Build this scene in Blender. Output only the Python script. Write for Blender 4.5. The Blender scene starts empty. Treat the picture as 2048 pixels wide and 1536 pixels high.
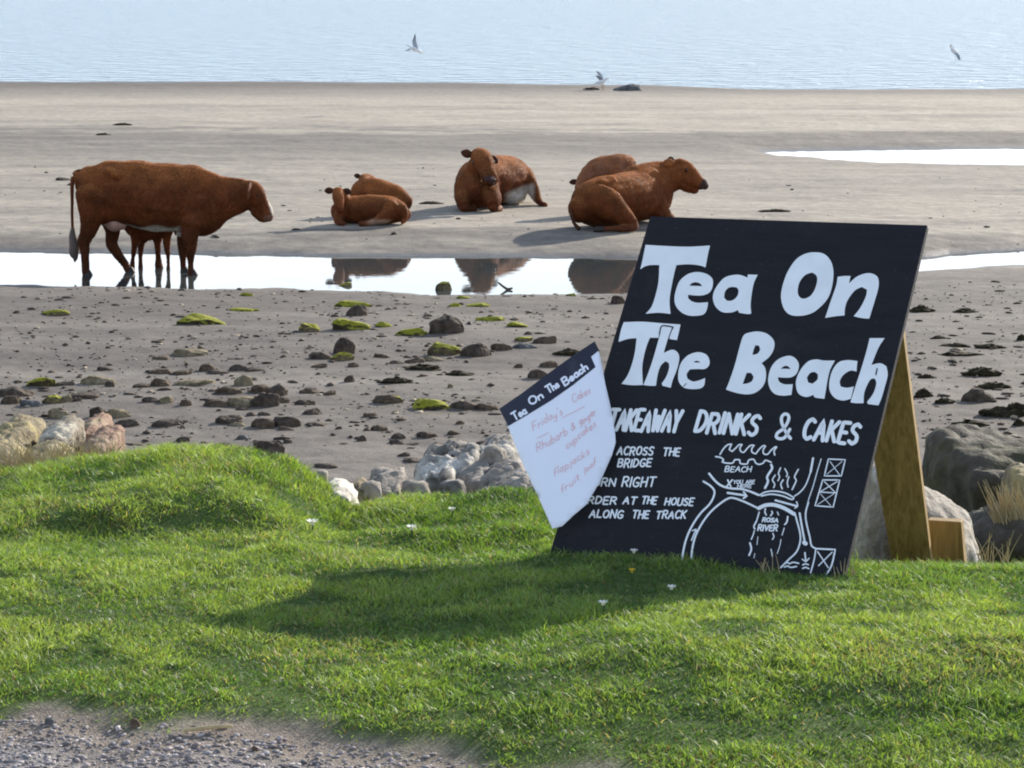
import bpy, bmesh, math, random
import numpy as np
from mathutils import Vector, noise
from mathutils.geometry import tessellate_polygon

S = bpy.context.scene
COL = S.collection
R = math.radians

# ------------------------------------------------------------------ camera
FPX, CAMZ = 6000.0, 4.0                       # focal length in pixels of a 2048 px wide frame, eye height above the pool
ALPHA = math.atan(890.0 / FPX)                # downward pitch
cam = bpy.data.cameras.new('camera')
cam.sensor_width = 36.0
cam.lens = 36.0 * FPX / 2048.0
cam.clip_start, cam.clip_end = 0.1, 20000.0
camo = bpy.data.objects.new('camera', cam)
COL.objects.link(camo)
camo.location = (0, 0, CAMZ)
camo.rotation_euler = (math.pi / 2 - ALPHA, 0, 0)
S.camera = camo
S.render.resolution_x, S.render.resolution_y = 1024, 768

# ------------------------------------------------------------------ sky, sun, exposure
SUN_EL, SUN_AZ = R(22.0), R(36.0)             # azimuth measured from +Y (view direction) towards +X
w = bpy.data.worlds.new('World')
S.world = w
w.use_nodes = True
nt = w.node_tree
sky = nt.nodes.new('ShaderNodeTexSky')
sky.sky_type = 'NISHITA'
sky.sun_disc = False
sky.sun_elevation = SUN_EL
sky.sun_rotation = SUN_AZ
sky.air_density, sky.dust_density, sky.ozone_density = 1.0, 0.5, 1.5
bg = nt.nodes['Background']
bg.inputs['Strength'].default_value = 0.114
# bright thin cloud and sea haze low over the horizon
tcw = nt.nodes.new('ShaderNodeTexCoord'); sxw = nt.nodes.new('ShaderNodeSeparateXYZ'); nt.links.new(tcw.outputs['Generated'], sxw.inputs[0])
mpw = nt.nodes.new('ShaderNodeMapping'); mpw.inputs['Scale'].default_value = (2.0, 2.0, 9.0); nt.links.new(tcw.outputs['Generated'], mpw.inputs[0])
nzw = nt.nodes.new('ShaderNodeTexNoise'); nzw.inputs['Scale'].default_value = 1.6; nzw.inputs['Detail'].default_value = 6; nt.links.new(mpw.outputs[0], nzw.inputs['Vector'])
adw = nt.nodes.new('ShaderNodeMath'); adw.operation = 'MULTIPLY_ADD'; adw.inputs[1].default_value = 0.22; nt.links.new(nzw.outputs['Fac'], adw.inputs[0]); nt.links.new(sxw.outputs['Z'], adw.inputs[2])
mrw = nt.nodes.new('ShaderNodeMapRange'); mrw.inputs[1].default_value = 0.21; mrw.inputs[2].default_value = 0.32; mrw.inputs[3].default_value = 0.95; mrw.inputs[4].default_value = 0.12; nt.links.new(adw.outputs[0], mrw.inputs[0])
mxw = nt.nodes.new('ShaderNodeMix'); mxw.data_type = 'RGBA'; mxw.inputs[7].default_value = (9.3, 9.8, 10.7, 1)
nt.links.new(mrw.outputs[0], mxw.inputs[0]); nt.links.new(sky.outputs[0], mxw.inputs[6]); nt.links.new(mxw.outputs[2], bg.inputs['Color'])
sun = bpy.data.lights.new('sun', 'SUN')
sun.energy, sun.angle, sun.color = 4.3, R(0.6), (1.0, 0.93, 0.82)
suno = bpy.data.objects.new('sun', sun)
COL.objects.link(suno)
SDIR = Vector((math.cos(SUN_EL) * math.sin(SUN_AZ), math.cos(SUN_EL) * math.cos(SUN_AZ), math.sin(SUN_EL)))
suno.rotation_euler = SDIR.to_track_quat('Z', 'Y').to_euler()
S.view_settings.view_transform = 'Standard'
S.view_settings.look = 'None'
S.view_settings.exposure = 1.0
S.view_settings.gamma = 1.0
S.cycles.filter_width = 2.0

# ------------------------------------------------------------------ projection helpers
SA, CA = math.sin(ALPHA), math.cos(ALPHA)
def ray(px, py):
    u, v = (px - 1024) / FPX, (768 - py) / FPX
    return Vector((u, CA + v * SA, -SA + v * CA))          # per unit of depth along the view axis
def at_z(px, py, z=0.0):
    r = ray(px, py); t = (z - CAMZ) / r.z
    return Vector((0, 0, CAMZ)) + r * t
def at_y(px, py, y):
    r = ray(px, py)
    return Vector((0, 0, CAMZ)) + r * (y / r.y)
def np_px(x, y, z):
    d = y * CA - (z - CAMZ) * SA
    return 1024 + FPX * x / d
def y_of_py(py):
    return CAMZ / np.tan(ALPHA + np.arctan((np.asarray(py, float) - 768) / FPX))

# ------------------------------------------------------------------ tagging helpers
def tag(o, label=None, cat=None, group=None, kind=None):
    if label: o['label'] = label
    if cat: o['category'] = cat
    if group: o['group'] = group
    if kind: o['kind'] = kind
    return o
def empty(name, loc, rz=0.0):
    o = bpy.data.objects.new(name, None)
    o.location = loc; o.rotation_euler = (0, 0, rz)
    o.empty_display_size = 0.1
    COL.objects.link(o)
    return o
def mesh_obj(name, verts, faces, mat=None, parent=None, smooth=False, loc=None):
    me = bpy.data.meshes.new(name)
    me.from_pydata([tuple(v) for v in verts], [], faces)
    me.update()
    if smooth:
        me.polygons.foreach_set('use_smooth', [True] * len(me.polygons))
    o = bpy.data.objects.new(name, me)
    COL.objects.link(o)
    if mat: me.materials.append(mat)
    if parent: o.parent = parent
    if loc is not None: o.location = loc
    return o
def fast_mesh(name, co, quads, mat, smooth=True):
    """numpy verts (n,3) and quads (m,4)"""
    me = bpy.data.meshes.new(name)
    n, m = len(co), len(quads)
    me.vertices.add(n); me.vertices.foreach_set('co', co.astype(np.float32).ravel())
    me.loops.add(m * 4); me.loops.foreach_set('vertex_index', quads.astype(np.int32).ravel())
    me.polygons.add(m)
    me.polygons.foreach_set('loop_start', np.arange(0, m * 4, 4, dtype=np.int32))
    me.polygons.foreach_set('loop_total', np.full(m, 4, dtype=np.int32))
    me.polygons.foreach_set('use_smooth', np.full(m, smooth))
    me.update(calc_edges=True)
    me.validate()
    me.materials.append(mat)
    o = bpy.data.objects.new(name, me)
    COL.objects.link(o)
    return o
def color_attr(me, cols, name='tint'):
    a = me.color_attributes.new(name, 'FLOAT_COLOR', 'POINT')
    c = np.ones((len(cols), 4), np.float32); c[:, :3] = cols
    a.data.foreach_set('color', c.ravel())

# ------------------------------------------------------------------ numpy value noise
_rng = np.random.RandomState(7)
_lat = _rng.rand(256, 256)
def vnoise(x, y):
    x = np.asarray(x, float); y = np.asarray(y, float)
    xi = np.floor(x).astype(int); yi = np.floor(y).astype(int)
    fx = x - xi; fy = y - yi
    fx = fx * fx * (3 - 2 * fx); fy = fy * fy * (3 - 2 * fy)
    g = lambda a, b: _lat[a & 255, b & 255]
    return ((g(xi, yi) * (1 - fx) + g(xi + 1, yi) * fx) * (1 - fy) + (g(xi, yi + 1) * (1 - fx) + g(xi + 1, yi + 1) * fx) * fy) * 2 - 1
def fbm(x, y, o=4):
    s, a = 0, 0.5
    for i in range(o):
        s = s + a * vnoise(x * 2 ** i + 17.3 * i, y * 2 ** i + 5.1 * i); a *= 0.5
    return s
def smooth(a, b, x):
    t = np.clip((np.asarray(x, float) - a) / (b - a), 0, 1)
    return t * t * (3 - 2 * t)

# ------------------------------------------------------------------ materials
class NT:
    def __init__(s, name):
        s.m = bpy.data.materials.new(name); s.m.use_nodes = True
        s.t = s.m.node_tree; s.b = s.t.nodes['Principled BSDF']
        s.out = s.t.nodes['Material Output']
    def n(s, typ, **kw):
        nd = s.t.nodes.new('ShaderNode' + typ)
        for k, v in kw.items():
            if k in nd.inputs.keys() and not hasattr(nd, k): nd.inputs[k].default_value = v
            else:
                try: setattr(nd, k, v)
                except Exception: nd.inputs[k].default_value = v
        return nd
    def l(s, a, b): s.t.links.new(a, b)
    def coord(s, scale=(1, 1, 1), kind='Object'):
        tc = s.n('TexCoord'); mp = s.n('Mapping'); mp.inputs['Scale'].default_value = scale
        s.l(tc.outputs[kind], mp.inputs['Vector']); return mp.outputs[0]
    def noise(s, vec, scale, detail=4, rough=0.55, dist=0.0):
        nd = s.n('TexNoise'); nd.inputs['Scale'].default_value = scale
        nd.inputs['Detail'].default_value = detail; nd.inputs['Roughness'].default_value = rough
        nd.inputs['Distortion'].default_value = dist
        if vec: s.l(vec, nd.inputs['Vector'])
        return nd.outputs['Fac']
    def ramp(s, fac, stops):
        r = s.n('ValToRGB'); e = r.color_ramp.elements
        while len(e) < len(stops): e.new(0.5)
        for i, (p, c) in enumerate(stops):
            e[i].position = p; e[i].color = (c[0], c[1], c[2], 1) if hasattr(c, '__len__') else (c, c, c, 1)
        s.l(fac, r.inputs[0]); return r.outputs[0]
    def mix(s, fac, a, b, mode='MIX'):
        m = s.n('Mix'); m.data_type = 'RGBA'; m.blend_type = mode
        for sock, v in ((m.inputs[0], fac), (m.inputs[6], a), (m.inputs[7], b)):
            if hasattr(v, 'links'): s.l(v, sock)
            elif hasattr(v, '__len__'): sock.default_value = (v[0], v[1], v[2], 1)
            else: sock.default_value = v if sock.type == 'VALUE' else (v, v, v, 1)
        return m.outputs[2]
    def bump(s, h, strength=0.5, dist=0.01, normal=None):
        b = s.n('Bump'); b.inputs['Strength'].default_value = strength; b.inputs['Distance'].default_value = dist
        s.l(h, b.inputs['Height'])
        if normal: s.l(normal, b.inputs['Normal'])
        s.l(b.outputs[0], s.b.inputs['Normal']); return b.outputs[0]
    def math(s, op, a, b=0.0, clamp=False):
        m = s.n('Math'); m.operation = op; m.use_clamp = clamp
        for sock, v in ((m.inputs[0], a), (m.inputs[1], b)):
            if hasattr(v, 'links'): s.l(v, sock)
            else: sock.default_value = v
        return m.outputs[0]
    def col(s, c):
        if hasattr(c, 'links'): s.l(c, s.b.inputs['Base Color'])
        else: s.b.inputs['Base Color'].default_value = (*c, 1)
    def rough(s, v, spec=None):
        if hasattr(v, 'links'): s.l(v, s.b.inputs['Roughness'])
        else: s.b.inputs['Roughness'].default_value = v
        if spec is not None: s.b.inputs['Specular IOR Level'].default_value = spec
    def attr(s, name='tint'):
        a = s.n('Attribute'); a.attribute_name = name; return a.outputs['Color']

def m_plain(name, c, rough=0.6, var=0.15, scale=40, bump=0.0, spec=0.3):
    k = NT(name); f = k.noise(k.coord(), scale, 5)
    k.col(k.mix(f, tuple(x * (1 - var) for x in c), tuple(min(1, x * (1 + var)) for x in c)))
    k.rough(rough, spec)
    if bump: k.bump(f, bump, 0.004)
    return k.m

def m_sand():
    k = NT('wet_and_dry_sand')
    t = k.attr('tint')
    v = k.coord((1, 1, 1))
    f1 = k.noise(v, 6, 6, 0.6); f2 = k.noise(k.coord((0.5, 2.2, 1)), 1.7, 5, 0.6)
    f3 = k.noise(v, 60, 3, 0.6)
    c = k.mix(0.8, t, k.ramp(f1, [(0.3, 0.72), (0.7, 1.2)]), 'MULTIPLY')
    c = k.mix(0.35, c, k.ramp(f2, [(0.34, 0.62), (0.62, 1.15)]), 'MULTIPLY')
    c = k.mix(0.55, c, k.ramp(f3, [(0.35, 0.6), (0.65, 1.25)]), 'MULTIPLY')
    g = k.n('NewGeometry'); sp = k.n('SeparateXYZ'); k.l(g.outputs['Position'], sp.inputs[0])
    wet = k.n('MapRange'); k.l(sp.outputs['Z'], wet.inputs[0])
    wet.inputs[1].default_value, wet.inputs[2].default_value = 0.0, 0.045
    wet.inputs[3].default_value, wet.inputs[4].default_value = 0.62, 1.0
    c = k.mix(1.0, c, wet.outputs[0], 'MULTIPLY')
    k.col(c)
    rr = k.n('MapRange'); k.l(sp.outputs['Z'], rr.inputs[0])
    rr.inputs[1].default_value, rr.inputs[2].default_value = 0.0, 0.06
    rr.inputs[3].default_value, rr.inputs[4].default_value = 0.35, 0.85
    k.rough(rr.outputs[0], 0.25)
    h = k.math('ADD', k.math('MULTIPLY', f1, 0.6), k.math('MULTIPLY', f3, 0.25))
    k.bump(h, 0.55, 0.05)
    return k.m
def m_water(name, ripple_scale, strength, dist, base, stretch=(1, 1, 1), rough=0.03):
    k = NT(name)
    v = k.coord(stretch)
    f = k.noise(v, ripple_scale, 4, 0.55)
    k.col(base); k.rough(rough)
    k.b.inputs['IOR'].default_value = 1.33
    k.b.inputs['Specular IOR Level'].default_value = 0.5
    k.bump(f, strength, dist)
    return k.m
def m_coat():
    k = NT('cow_coat')
    t = k.attr('tint'); v = k.coord()
    f = k.noise(k.coord((1, 1, 0.5)), 26, 5, 0.65); f2 = k.noise(v, 5, 3)
    c = k.mix(0.7, t, k.ramp(f, [(0.3, 0.6), (0.7, 1.3)]), 'MULTIPLY')
    c = k.mix(0.85, c, k.ramp(f2, [(0.32, 0.5), (0.68, 1.35)]), 'MULTIPLY')
    k.col(c); k.rough(0.75, 0.2)
    k.b.inputs['Sheen Weight'].default_value = 0.06
    k.b.inputs['Sheen Roughness'].default_value = 0.4
    k.b.inputs['Sheen Tint'].default_value = (1.0, 0.6, 0.35, 1)
    k.bump(f, 0.5, 0.02)
    return k.m
def m_rock(name, dark, light, lichen=None, amt=0.5, moss=0.0, scale=9.0):
    k = NT(name); v = k.coord()
    f = k.noise(v, scale, 7, 0.65); f2 = k.noise(v, scale * 0.4, 4, 0.6, 0.6); f3 = k.noise(v, scale * 5, 4)
    c = k.mix(k.ramp(f, [(0.35, 0.0), (0.65, 1.0)]), dark, light)
    c = k.mix(0.5, c, k.ramp(f3, [(0.3, 0.55), (0.7, 1.3)]), 'MULTIPLY')
    if lichen:
        c = k.mix(k.ramp(f2, [(0.62 - amt * 0.25, 0.0), (0.68 - amt * 0.2, 1.0)]), c, lichen)
    if moss:
        g = k.n('NewGeometry'); sp = k.n('SeparateXYZ'); k.l(g.outputs['Normal'], sp.inputs[0])
        mk = k.math('ADD', sp.outputs['Z'], k.math('MULTIPLY', k.math('SUBTRACT', f, 0.5), 1.6))
        mc = k.mix(f3, (0.09, 0.10, 0.008), (0.40, 0.37, 0.035))
        c = k.mix(k.ramp(mk, [(0.75 - moss * 0.7, 0.0), (0.9 - moss * 0.7, 1.0)]), c, mc)
    k.col(c); k.rough(0.85, 0.2)
    k.bump(k.math('ADD', f, k.math('MULTIPLY', f3, 0.3)), 0.8, 0.03)
    return k.m
def m_grass():
    k = NT('grass_blade')
    t = k.attr('tint')
    df = k.n('BsdfDiffuse'); tr = k.n('BsdfTranslucent'); gl = k.n('BsdfGlossy')
    k.l(t, df.inputs['Color'])
    k.l(k.mix(1.0, t, (1.25, 1.25, 0.55), 'MULTIPLY'), tr.inputs['Color'])
    gl.inputs['Roughness'].default_value = 0.5; gl.inputs['Color'].default_value = (0.7, 0.7, 0.7, 1)
    m1 = k.n('MixShader'); m1.inputs[0].default_value = 0.48
    k.l(df.outputs[0], m1.inputs[1]); k.l(tr.outputs[0], m1.inputs[2])
    m2 = k.n('MixShader'); m2.inputs[0].default_value = 0.05
    k.l(m1.outputs[0], m2.inputs[1]); k.l(gl.outputs[0], m2.inputs[2])
    k.l(m2.outputs[0], k.out.inputs['Surface'])
    return k.m
def m_soil():
    k = NT('turf_soil')
    t = k.attr('tint'); v = k.coord(); f = k.noise(v, 35, 6, 0.65); f2 = k.noise(v, 160, 3)
    c = k.mix(0.8, t, k.ramp(f, [(0.3, 0.55), (0.7, 1.3)]), 'MULTIPLY')
    c = k.mix(0.5, c, k.ramp(f2, [(0.3, 0.6), (0.7, 1.3)]), 'MULTIPLY')
    k.col(c); k.rough(0.95, 0.15); k.bump(k.math('ADD', f, f2), 0.7, 0.012)
    return k.m
def m_wood(name, c1, c2):
    k = NT(name)
    f = k.noise(k.coord((22, 22, 1.6)), 3.0, 5, 0.6, 0.8)
    k.col(k.mix(k.ramp(f, [(0.35, 0.0), (0.65, 1.0)]), c1, c2)); k.rough(0.6, 0.3); k.bump(f, 0.25, 0.003)
    return k.m
def m_tint(name, rough=0.7, spec=0.25):
    k = NT(name); t = k.attr('tint'); f = k.noise(k.coord(), 60, 4)
    k.col(k.mix(0.4, t, k.ramp(f, [(0.3, 0.7), (0.7, 1.2)]), 'MULTIPLY')); k.rough(rough, spec); return k.m

def m_board():
    k = NT('black_board_paint')
    v = k.coord((1.2, 1.2, 12)); br = k.noise(v, 5, 5, 0.65, 0.4); f = k.noise(k.coord(), 3, 6, 0.7); f2 = k.noise(k.coord(), 110, 2)
    c = k.mix(k.ramp(br, [(0.3, 0), (0.7, 1)]), (0.008, 0.0078, 0.0105), (0.016, 0.0155, 0.020))
    c = k.mix(k.ramp(f, [(0.58, 0.0), (0.75, 0.5)]), c, (0.04, 0.037, 0.036))
    c = k.mix(k.ramp(f2, [(0.66, 0.0), (0.74, 0.45)]), c, (0.06, 0.055, 0.055))
    k.col(c); k.rough(k.ramp(br, [(0.3, 0.55), (0.7, 0.75)]), 0.2); k.bump(br, 0.25, 0.004); return k.m
def m_hair():
    k = NT('coat_hair'); t = k.attr('tint')
    df = k.n('BsdfDiffuse'); tr = k.n('BsdfTranslucent'); k.l(t, df.inputs['Color']); k.l(k.mix(1.0, t, (1.2, 1.0, 0.8), 'MULTIPLY'), tr.inputs['Color'])
    m1 = k.n('MixShader'); m1.inputs[0].default_value = 0.35; k.l(df.outputs[0], m1.inputs[1]); k.l(tr.outputs[0], m1.inputs[2])
    k.l(m1.outputs[0], k.out.inputs['Surface']); return k.m
M = dict(
    hair=m_hair(),
    sand=m_sand(), coat=m_coat(), grass=m_grass(), soil=m_soil(),
    sea=m_water('sea_water', 1.5, 1.0, 0.60, (0.06, 0.14, 0.18), (0.65, 1.0, 1.0), 0.22),
    pool=m_water('pool_water', 3.0, 0.05, 0.02, (0.05, 0.06, 0.06), (0.45, 1.2, 1), 0.015),
    stone_d=m_rock('dark_stone', (0.036, 0.026, 0.019), (0.13, 0.095, 0.07)),
    stone_b=m_rock('brown_stone', (0.05, 0.034, 0.022), (0.15, 0.105, 0.07)),
    stone_t=m_rock('tan_stone', (0.12, 0.09, 0.05), (0.30, 0.24, 0.15)),
    stone_g=m_rock('grey_stone', (0.05, 0.05, 0.052), (0.15, 0.145, 0.14)),
    stone_m=m_rock('mossy_stone', (0.03, 0.022, 0.012), (0.09, 0.07, 0.035), moss=0.85),
    stone_o=m_rock('half_mossy_stone', (0.06, 0.045, 0.025), (0.2, 0.15, 0.08), moss=0.45),
    weed=m_rock('seaweed', (0.012, 0.010, 0.005), (0.06, 0.045, 0.02), scale=25),
    rock_grey=m_rock('grey_lichen_rock', (0.06, 0.052, 0.044), (0.30, 0.275, 0.24), (0.58, 0.55, 0.49), 0.5, scale=7),
    rock_pale=m_rock('pale_rock', (0.15, 0.13, 0.11), (0.42, 0.37, 0.31), (0.6, 0.56, 0.5), 0.3, scale=7),
    rock_tan=m_rock('tan_rock', (0.09, 0.07, 0.05), (0.33, 0.28, 0.21), (0.42, 0.38, 0.30), 0.4, scale=9),
    rock_white=m_rock('white_rock', (0.45, 0.40, 0.34), (0.72, 0.68, 0.60), scale=6),
    rock_yellow=m_rock('yellow_lichen_rock', (0.11, 0.085, 0.05), (0.30, 0.25, 0.15), (0.38, 0.31, 0.13), 0.5, scale=7),
    rock_pink=m_rock('pink_rock', (0.15, 0.09, 0.065), (0.34, 0.22, 0.15), (0.34, 0.28, 0.18), 0.55, scale=7),
    rock_dark=m_rock('dark_boulder', (0.028, 0.024, 0.018), (0.11, 0.095, 0.072), (0.06, 0.055, 0.03), 0.4, scale=5),
    board=m_board(),
    white=m_plain('white_letter_paint', (0.76, 0.785, 0.80), 0.6, 0.12, 14, 0.1, 0.3),
    wood=m_wood('weathered_wood', (0.19, 0.112, 0.030), (0.34, 0.215, 0.07)),
    woodp=m_wood('pale_cut_wood', (0.42, 0.29, 0.14), (0.6, 0.44, 0.24)),
    paper=m_plain('white_paper', (0.78, 0.80, 0.88), 0.35, 0.03, 12, 0.0, 0.4),
    ink=m_plain('black_ink', (0.022, 0.024, 0.04), 0.4, 0.2, 20),
    red=m_plain('red_marker', (0.76, 0.42, 0.42), 0.6, 0.15, 60),
    hoof=m_plain('hoof_horn', (0.03, 0.024, 0.02), 0.6), eye=m_plain('eye_dark', (0.01, 0.008, 0.006), 0.15),
    skin=m_plain('udder_skin', (0.42, 0.24, 0.19), 0.6), tuft=m_plain('grey_tail_hair', (0.13, 0.095, 0.08), 0.8, 0.3, 60),
    nose=m_plain('muzzle_skin', (0.055, 0.03, 0.026), 0.9, 0.2, 40, 0.0, 0.1),
    bird=m_tint('gull_feathers'), petal=m_tint('petals'), straw=m_plain('dry_straw', (0.42, 0.33, 0.18), 0.8, 0.3, 50),
    stick=m_plain('driftwood', (0.10, 0.08, 0.06), 0.9, 0.3, 40),
)

# ------------------------------------------------------------------ ground: lawn bank
def lerp_px(pts):
    p = np.array(pts, float)
    return lambda v: np.interp(v, p[:, 0], p[:, 1])
# crest of the bank: photo x -> (photo y, distance)
_cx = [-900, 0, 100, 300, 480, 560, 620, 700, 800, 900, 1000, 1060, 1200, 1450, 1700, 1850, 2048, 2900]
_cy = [950, 948, 925, 906, 905, 920, 962, 1014, 998, 990, 980, 982, 1030, 1090, 1118, 1130, 1138, 1150]
_cd = [9.5, 9.5, 9.45, 9.4, 9.4, 9.35, 9.3, 9.2, 9.2, 9.2, 9.15, 9.1, 9.0, 8.9, 8.85, 8.8, 8.7, 8.7]
_cX = np.array([(px - 1024) / FPX * d for px, d in zip(_cx, _cd)])
_cZ = np.array([at_y(1024, py, d).z - (0.042 if px < 560 else 0.052 if px < 1100 else 0.165) for px, py, d in zip(_cx, _cy, _cd)])
_cY = np.array(_cd)
def crest(x): return np.interp(x, _cX, _cY), np.interp(x, _cX, _cZ)
def track_edge(x):          # boundary of turf and gravel
    xs = [-8, -1.11, -0.80, -0.45, -0.13, 0.03, 0.5, 8]
    ys = [6.9, 6.50, 6.40, 6.30, 6.17, 6.02, 5.75, 5.2]
    return np.interp(x, xs, ys)
def lawn_h(x, y):
    x = np.asarray(x, float); y = np.asarray(y, float)
    yc, zc = crest(x)
    base = 2.322 - 0.012 * np.exp(-((x - 0.6) ** 2) / 0.4 - ((y - 7.9) ** 2) / 0.3)
    # rise in the right foreground
    base = base + 0.075 * smooth(-0.45, 0.45, x) * np.exp(-((y - 6.75) / 0.55) ** 2)
    # hollow before the left hummock, and the hummock's face
    L = smooth(-0.55, -0.80, x)
    base = base - 0.04 * L * np.exp(-((y - 8.5) / 0.32) ** 2)
    t1 = smooth(8.60 + 0.14 * vnoise(x * 5, 3.3), 8.84 + 0.16 * vnoise(x * 5, 4.1), y)
    M_ = np.exp(-((x + 0.17) / 0.28) ** 2)
    base = base - 0.055 * M_ * np.exp(-((y - 8.35) / 0.22) ** 2)
    t2 = smooth(8.52, 8.80, y)
    t0 = smooth(8.2, 9.0, y)
    t = np.where(L > 0.5, t1 * L + t0 * (1 - L), t2 * M_ + t0 * (1 - M_))
    z = base * (1 - t) + (zc + 0.01) * t
    z = z + 0.013 * fbm(x * 3.1, y * 3.1, 3) + 0.012 * fbm(x * 9, y * 9, 2) + 0.006 * fbm(x * 22, y * 22, 2)
    # the turf dips away to the right of the sign
    cap = 4 - 0.2078 * y - 0.035 + 0.012 * fbm(x * 7, y * 7, 2)
    mr = smooth(0.86, 1.0, x) * smooth(7.5, 7.9, y)
    z = np.where(y < yc + 0.15, z * (1 - mr) + np.minimum(z, cap) * mr, z)
    # gravel
    g = smooth(-0.10, 0.12, y - track_edge(x))
    z = z - 0.03 * (1 - g)
    # beyond the crest the bank falls to the beach
    fall = np.clip(y - yc - 0.15, 0, None)
    z = z - 0.62 * fall * smooth(0, 0.6, fall) - 0.1 * fall * fbm(x * 2, y * 2, 3) * smooth(0, 0.5, fall)
    return np.maximum(z, -0.25)
def grid_mesh(name, xs, ys, hfun, mat):
    X, Y = np.meshgrid(xs, ys)
    Z = hfun(X, Y)
    co = np.stack([X.ravel(), Y.ravel(), Z.ravel()], -1)
    nx, ny = len(xs), len(ys)
    i = np.arange(nx * ny).reshape(ny, nx)
    q = np.stack([i[:-1, :-1].ravel(), i[:-1, 1:].ravel(), i[1:, 1:].ravel(), i[1:, :-1].ravel()], -1)
    return fast_mesh(name, co, q, mat), co
xs = np.concatenate([np.linspace(-60, -6, 14)[:-1], np.arange(-6, 6.01, 0.035), np.linspace(6, 60, 14)[1:]])
ys = np.concatenate([np.linspace(-30, 4.5, 12)[:-1], np.arange(4.5, 10.2, 0.03), np.arange(10.2, 14.5, 0.1)])
lawn, co = grid_mesh('grass_bank', xs, ys, lawn_h, M['soil'])
tag(lawn, 'low turf bank and gravel verge above the beach', kind='structure')
ye = track_edge(co[:, 0]) + 0.17 * fbm(co[:, 0] * 5, co[:, 1] * 5, 3)
g = smooth(-0.07, 0.06, co[:, 1] - ye)[:, None]
dirt = smooth(-0.45, -0.12, co[:, 1] - ye)[:, None]
gravel_c = np.array([0.25, 0.235, 0.23]); dirt_c = np.array([0.25, 0.205, 0.165]); turf_c = np.array([0.075, 0.115, 0.028])
cc = (gravel_c * (1 - dirt) + dirt_c * dirt) * (1 - g) + turf_c * g
color_attr(lawn.data, cc)

# ------------------------------------------------------------------ beach sand
P1n = lerp_px([(-3000, 560), (0, 571), (100, 575), (300, 577), (400, 580), (560, 577), (650, 581), (760, 583), (860, 592), (1000, 590), (1200, 591), (1290, 586), (1500, 570), (1700, 552), (1850, 541), (1900, 537), (2048, 530), (5000, 525)])
P1f = lerp_px([(-3000, 495), (0, 501), (300, 505), (500, 509), (700, 512), (900, 514), (1250, 515), (1700, 517), (1850, 515), (1900, 508), (2048, 500), (5000, 490)])
P2n = lerp_px([(-3000, 295), (1440, 295), (1490, 306), (1520, 313), (1560, 318), (1700, 329), (1850, 334), (2048, 337), (5000, 345)])
P2f = lerp_px([(-3000, 320), (1440, 320), (1490, 309), (1520, 306), (1560, 303), (1700, 300), (2048, 297), (5000, 290)])
SHO = lerp_px([(-6000, 160), (0, 164), (900, 166), (1300, 168), (1500, 176), (2048, 177), (8000, 180)])
def sand_h(x, y):
    x = np.asarray(x, float); y = np.asarray(y, float)
    px = np_px(x, y, 0.0)
    wob = 0.25 * fbm(x * 0.9, y * 0.5, 3) + 0.10 * fbm(x * 4, y * 2, 3)
    def pool(n, f, kn, kf, top_n, top_f):
        a = y_of_py(n(px)) - y + wob; b = y - y_of_py(f(px)) + wob * 0.4
        hn = top_n * (1 - np.exp(-np.clip(a, 0, None) / kn)); hf = top_f * (1 - np.exp(-np.clip(b, 0, None) / kf))
        s = np.maximum(a, b)
        return np.where(s > 0, np.where(a > b, hn, hf), np.maximum(s * 0.12, -0.10))
    h = np.minimum(pool(P1n, P1f, 4.0, 1.3, 0.16, 0.075), pool(P2n, P2f, 2.5, 3.0, 0.14, 0.08))
    c = y_of_py(SHO(px)) - y + 1.6 * fbm(x * 0.15, y * 0.1, 4)
    h = np.minimum(h + 0.10 * smooth(2, 9, c) * np.clip(h / 0.05, 0, 1), 0.03 * c)
    amp = np.clip(h / 0.06, 0, 1)
    h = h + amp * (0.030 * fbm(x * 0.5, y * 0.6, 3) + 0.016 * fbm(x * 2.2, y * 2.6, 3) + 0.020 * smooth(36, 42, y) * np.clip(fbm(x * 0.25 + 7, y * 0.2, 2) + 0.25, 0, 1) * fbm(x * 3.5, y * 2.5, 3))
    near = smooth(34, 24, y)
    h = h + near * amp * (0.012 * fbm(x * 4, y * 3, 3))
    return np.maximum(h, -1.5)
pys = np.concatenate([np.arange(1900, 620, -2.6), np.arange(620, 480, -1.0), np.arange(480, 150, -1.6)])
yrow = y_of_py(pys)
yrow = np.concatenate([[11.5], yrow[yrow > 12], [90, 94, 100, 120]])
u = np.concatenate([-np.geomspace(0.28, 4, 12)[::-1][:-1], np.linspace(-0.28, 0.28, 760), np.geomspace(0.28, 4, 12)[1:]])
U, Y = np.meshgrid(u, yrow)
X = U * Y; Z = sand_h(X, Y)
co = np.stack([X.ravel(), Y.ravel(), Z.ravel()], -1)
nx, ny = len(u), len(yrow)
i = np.arange(nx * ny).reshape(ny, nx)
q = np.stack([i[:-1, :-1].ravel(), i[:-1, 1:].ravel(), i[1:, 1:].ravel(), i[1:, :-1].ravel()], -1)
sand = fast_mesh('sand', co, q, M['sand'])
tag(sand, 'wide grey tidal sand flat', kind='structure')
dry = np.array([0.35, 0.305, 0.242]); grey = np.array([0.178, 0.153, 0.127]); mud = np.array([0.104, 0.086, 0.072])
yy, xx = co[:, 1], co[:, 0]
st = fbm(xx * 0.12, yy * 0.7, 4) + 0.6 * fbm(xx * 0.5, yy * 2.0, 3) + 0.5 * fbm(xx * 1.8, yy * 3.0, 3)
band = np.interp(yy + 2.5 * st, y_of_py([1300, 700, 600, 500, 470, 430, 340, 320, 285, 270, 215, 200, 182, 168])[:], [0.22, 0.10, 0.06, 0.40, 0.78, 0.80, 0.68, 0.40, 0.38, 0.85, 0.95, 0.55, 0.12, 0.0])
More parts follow.
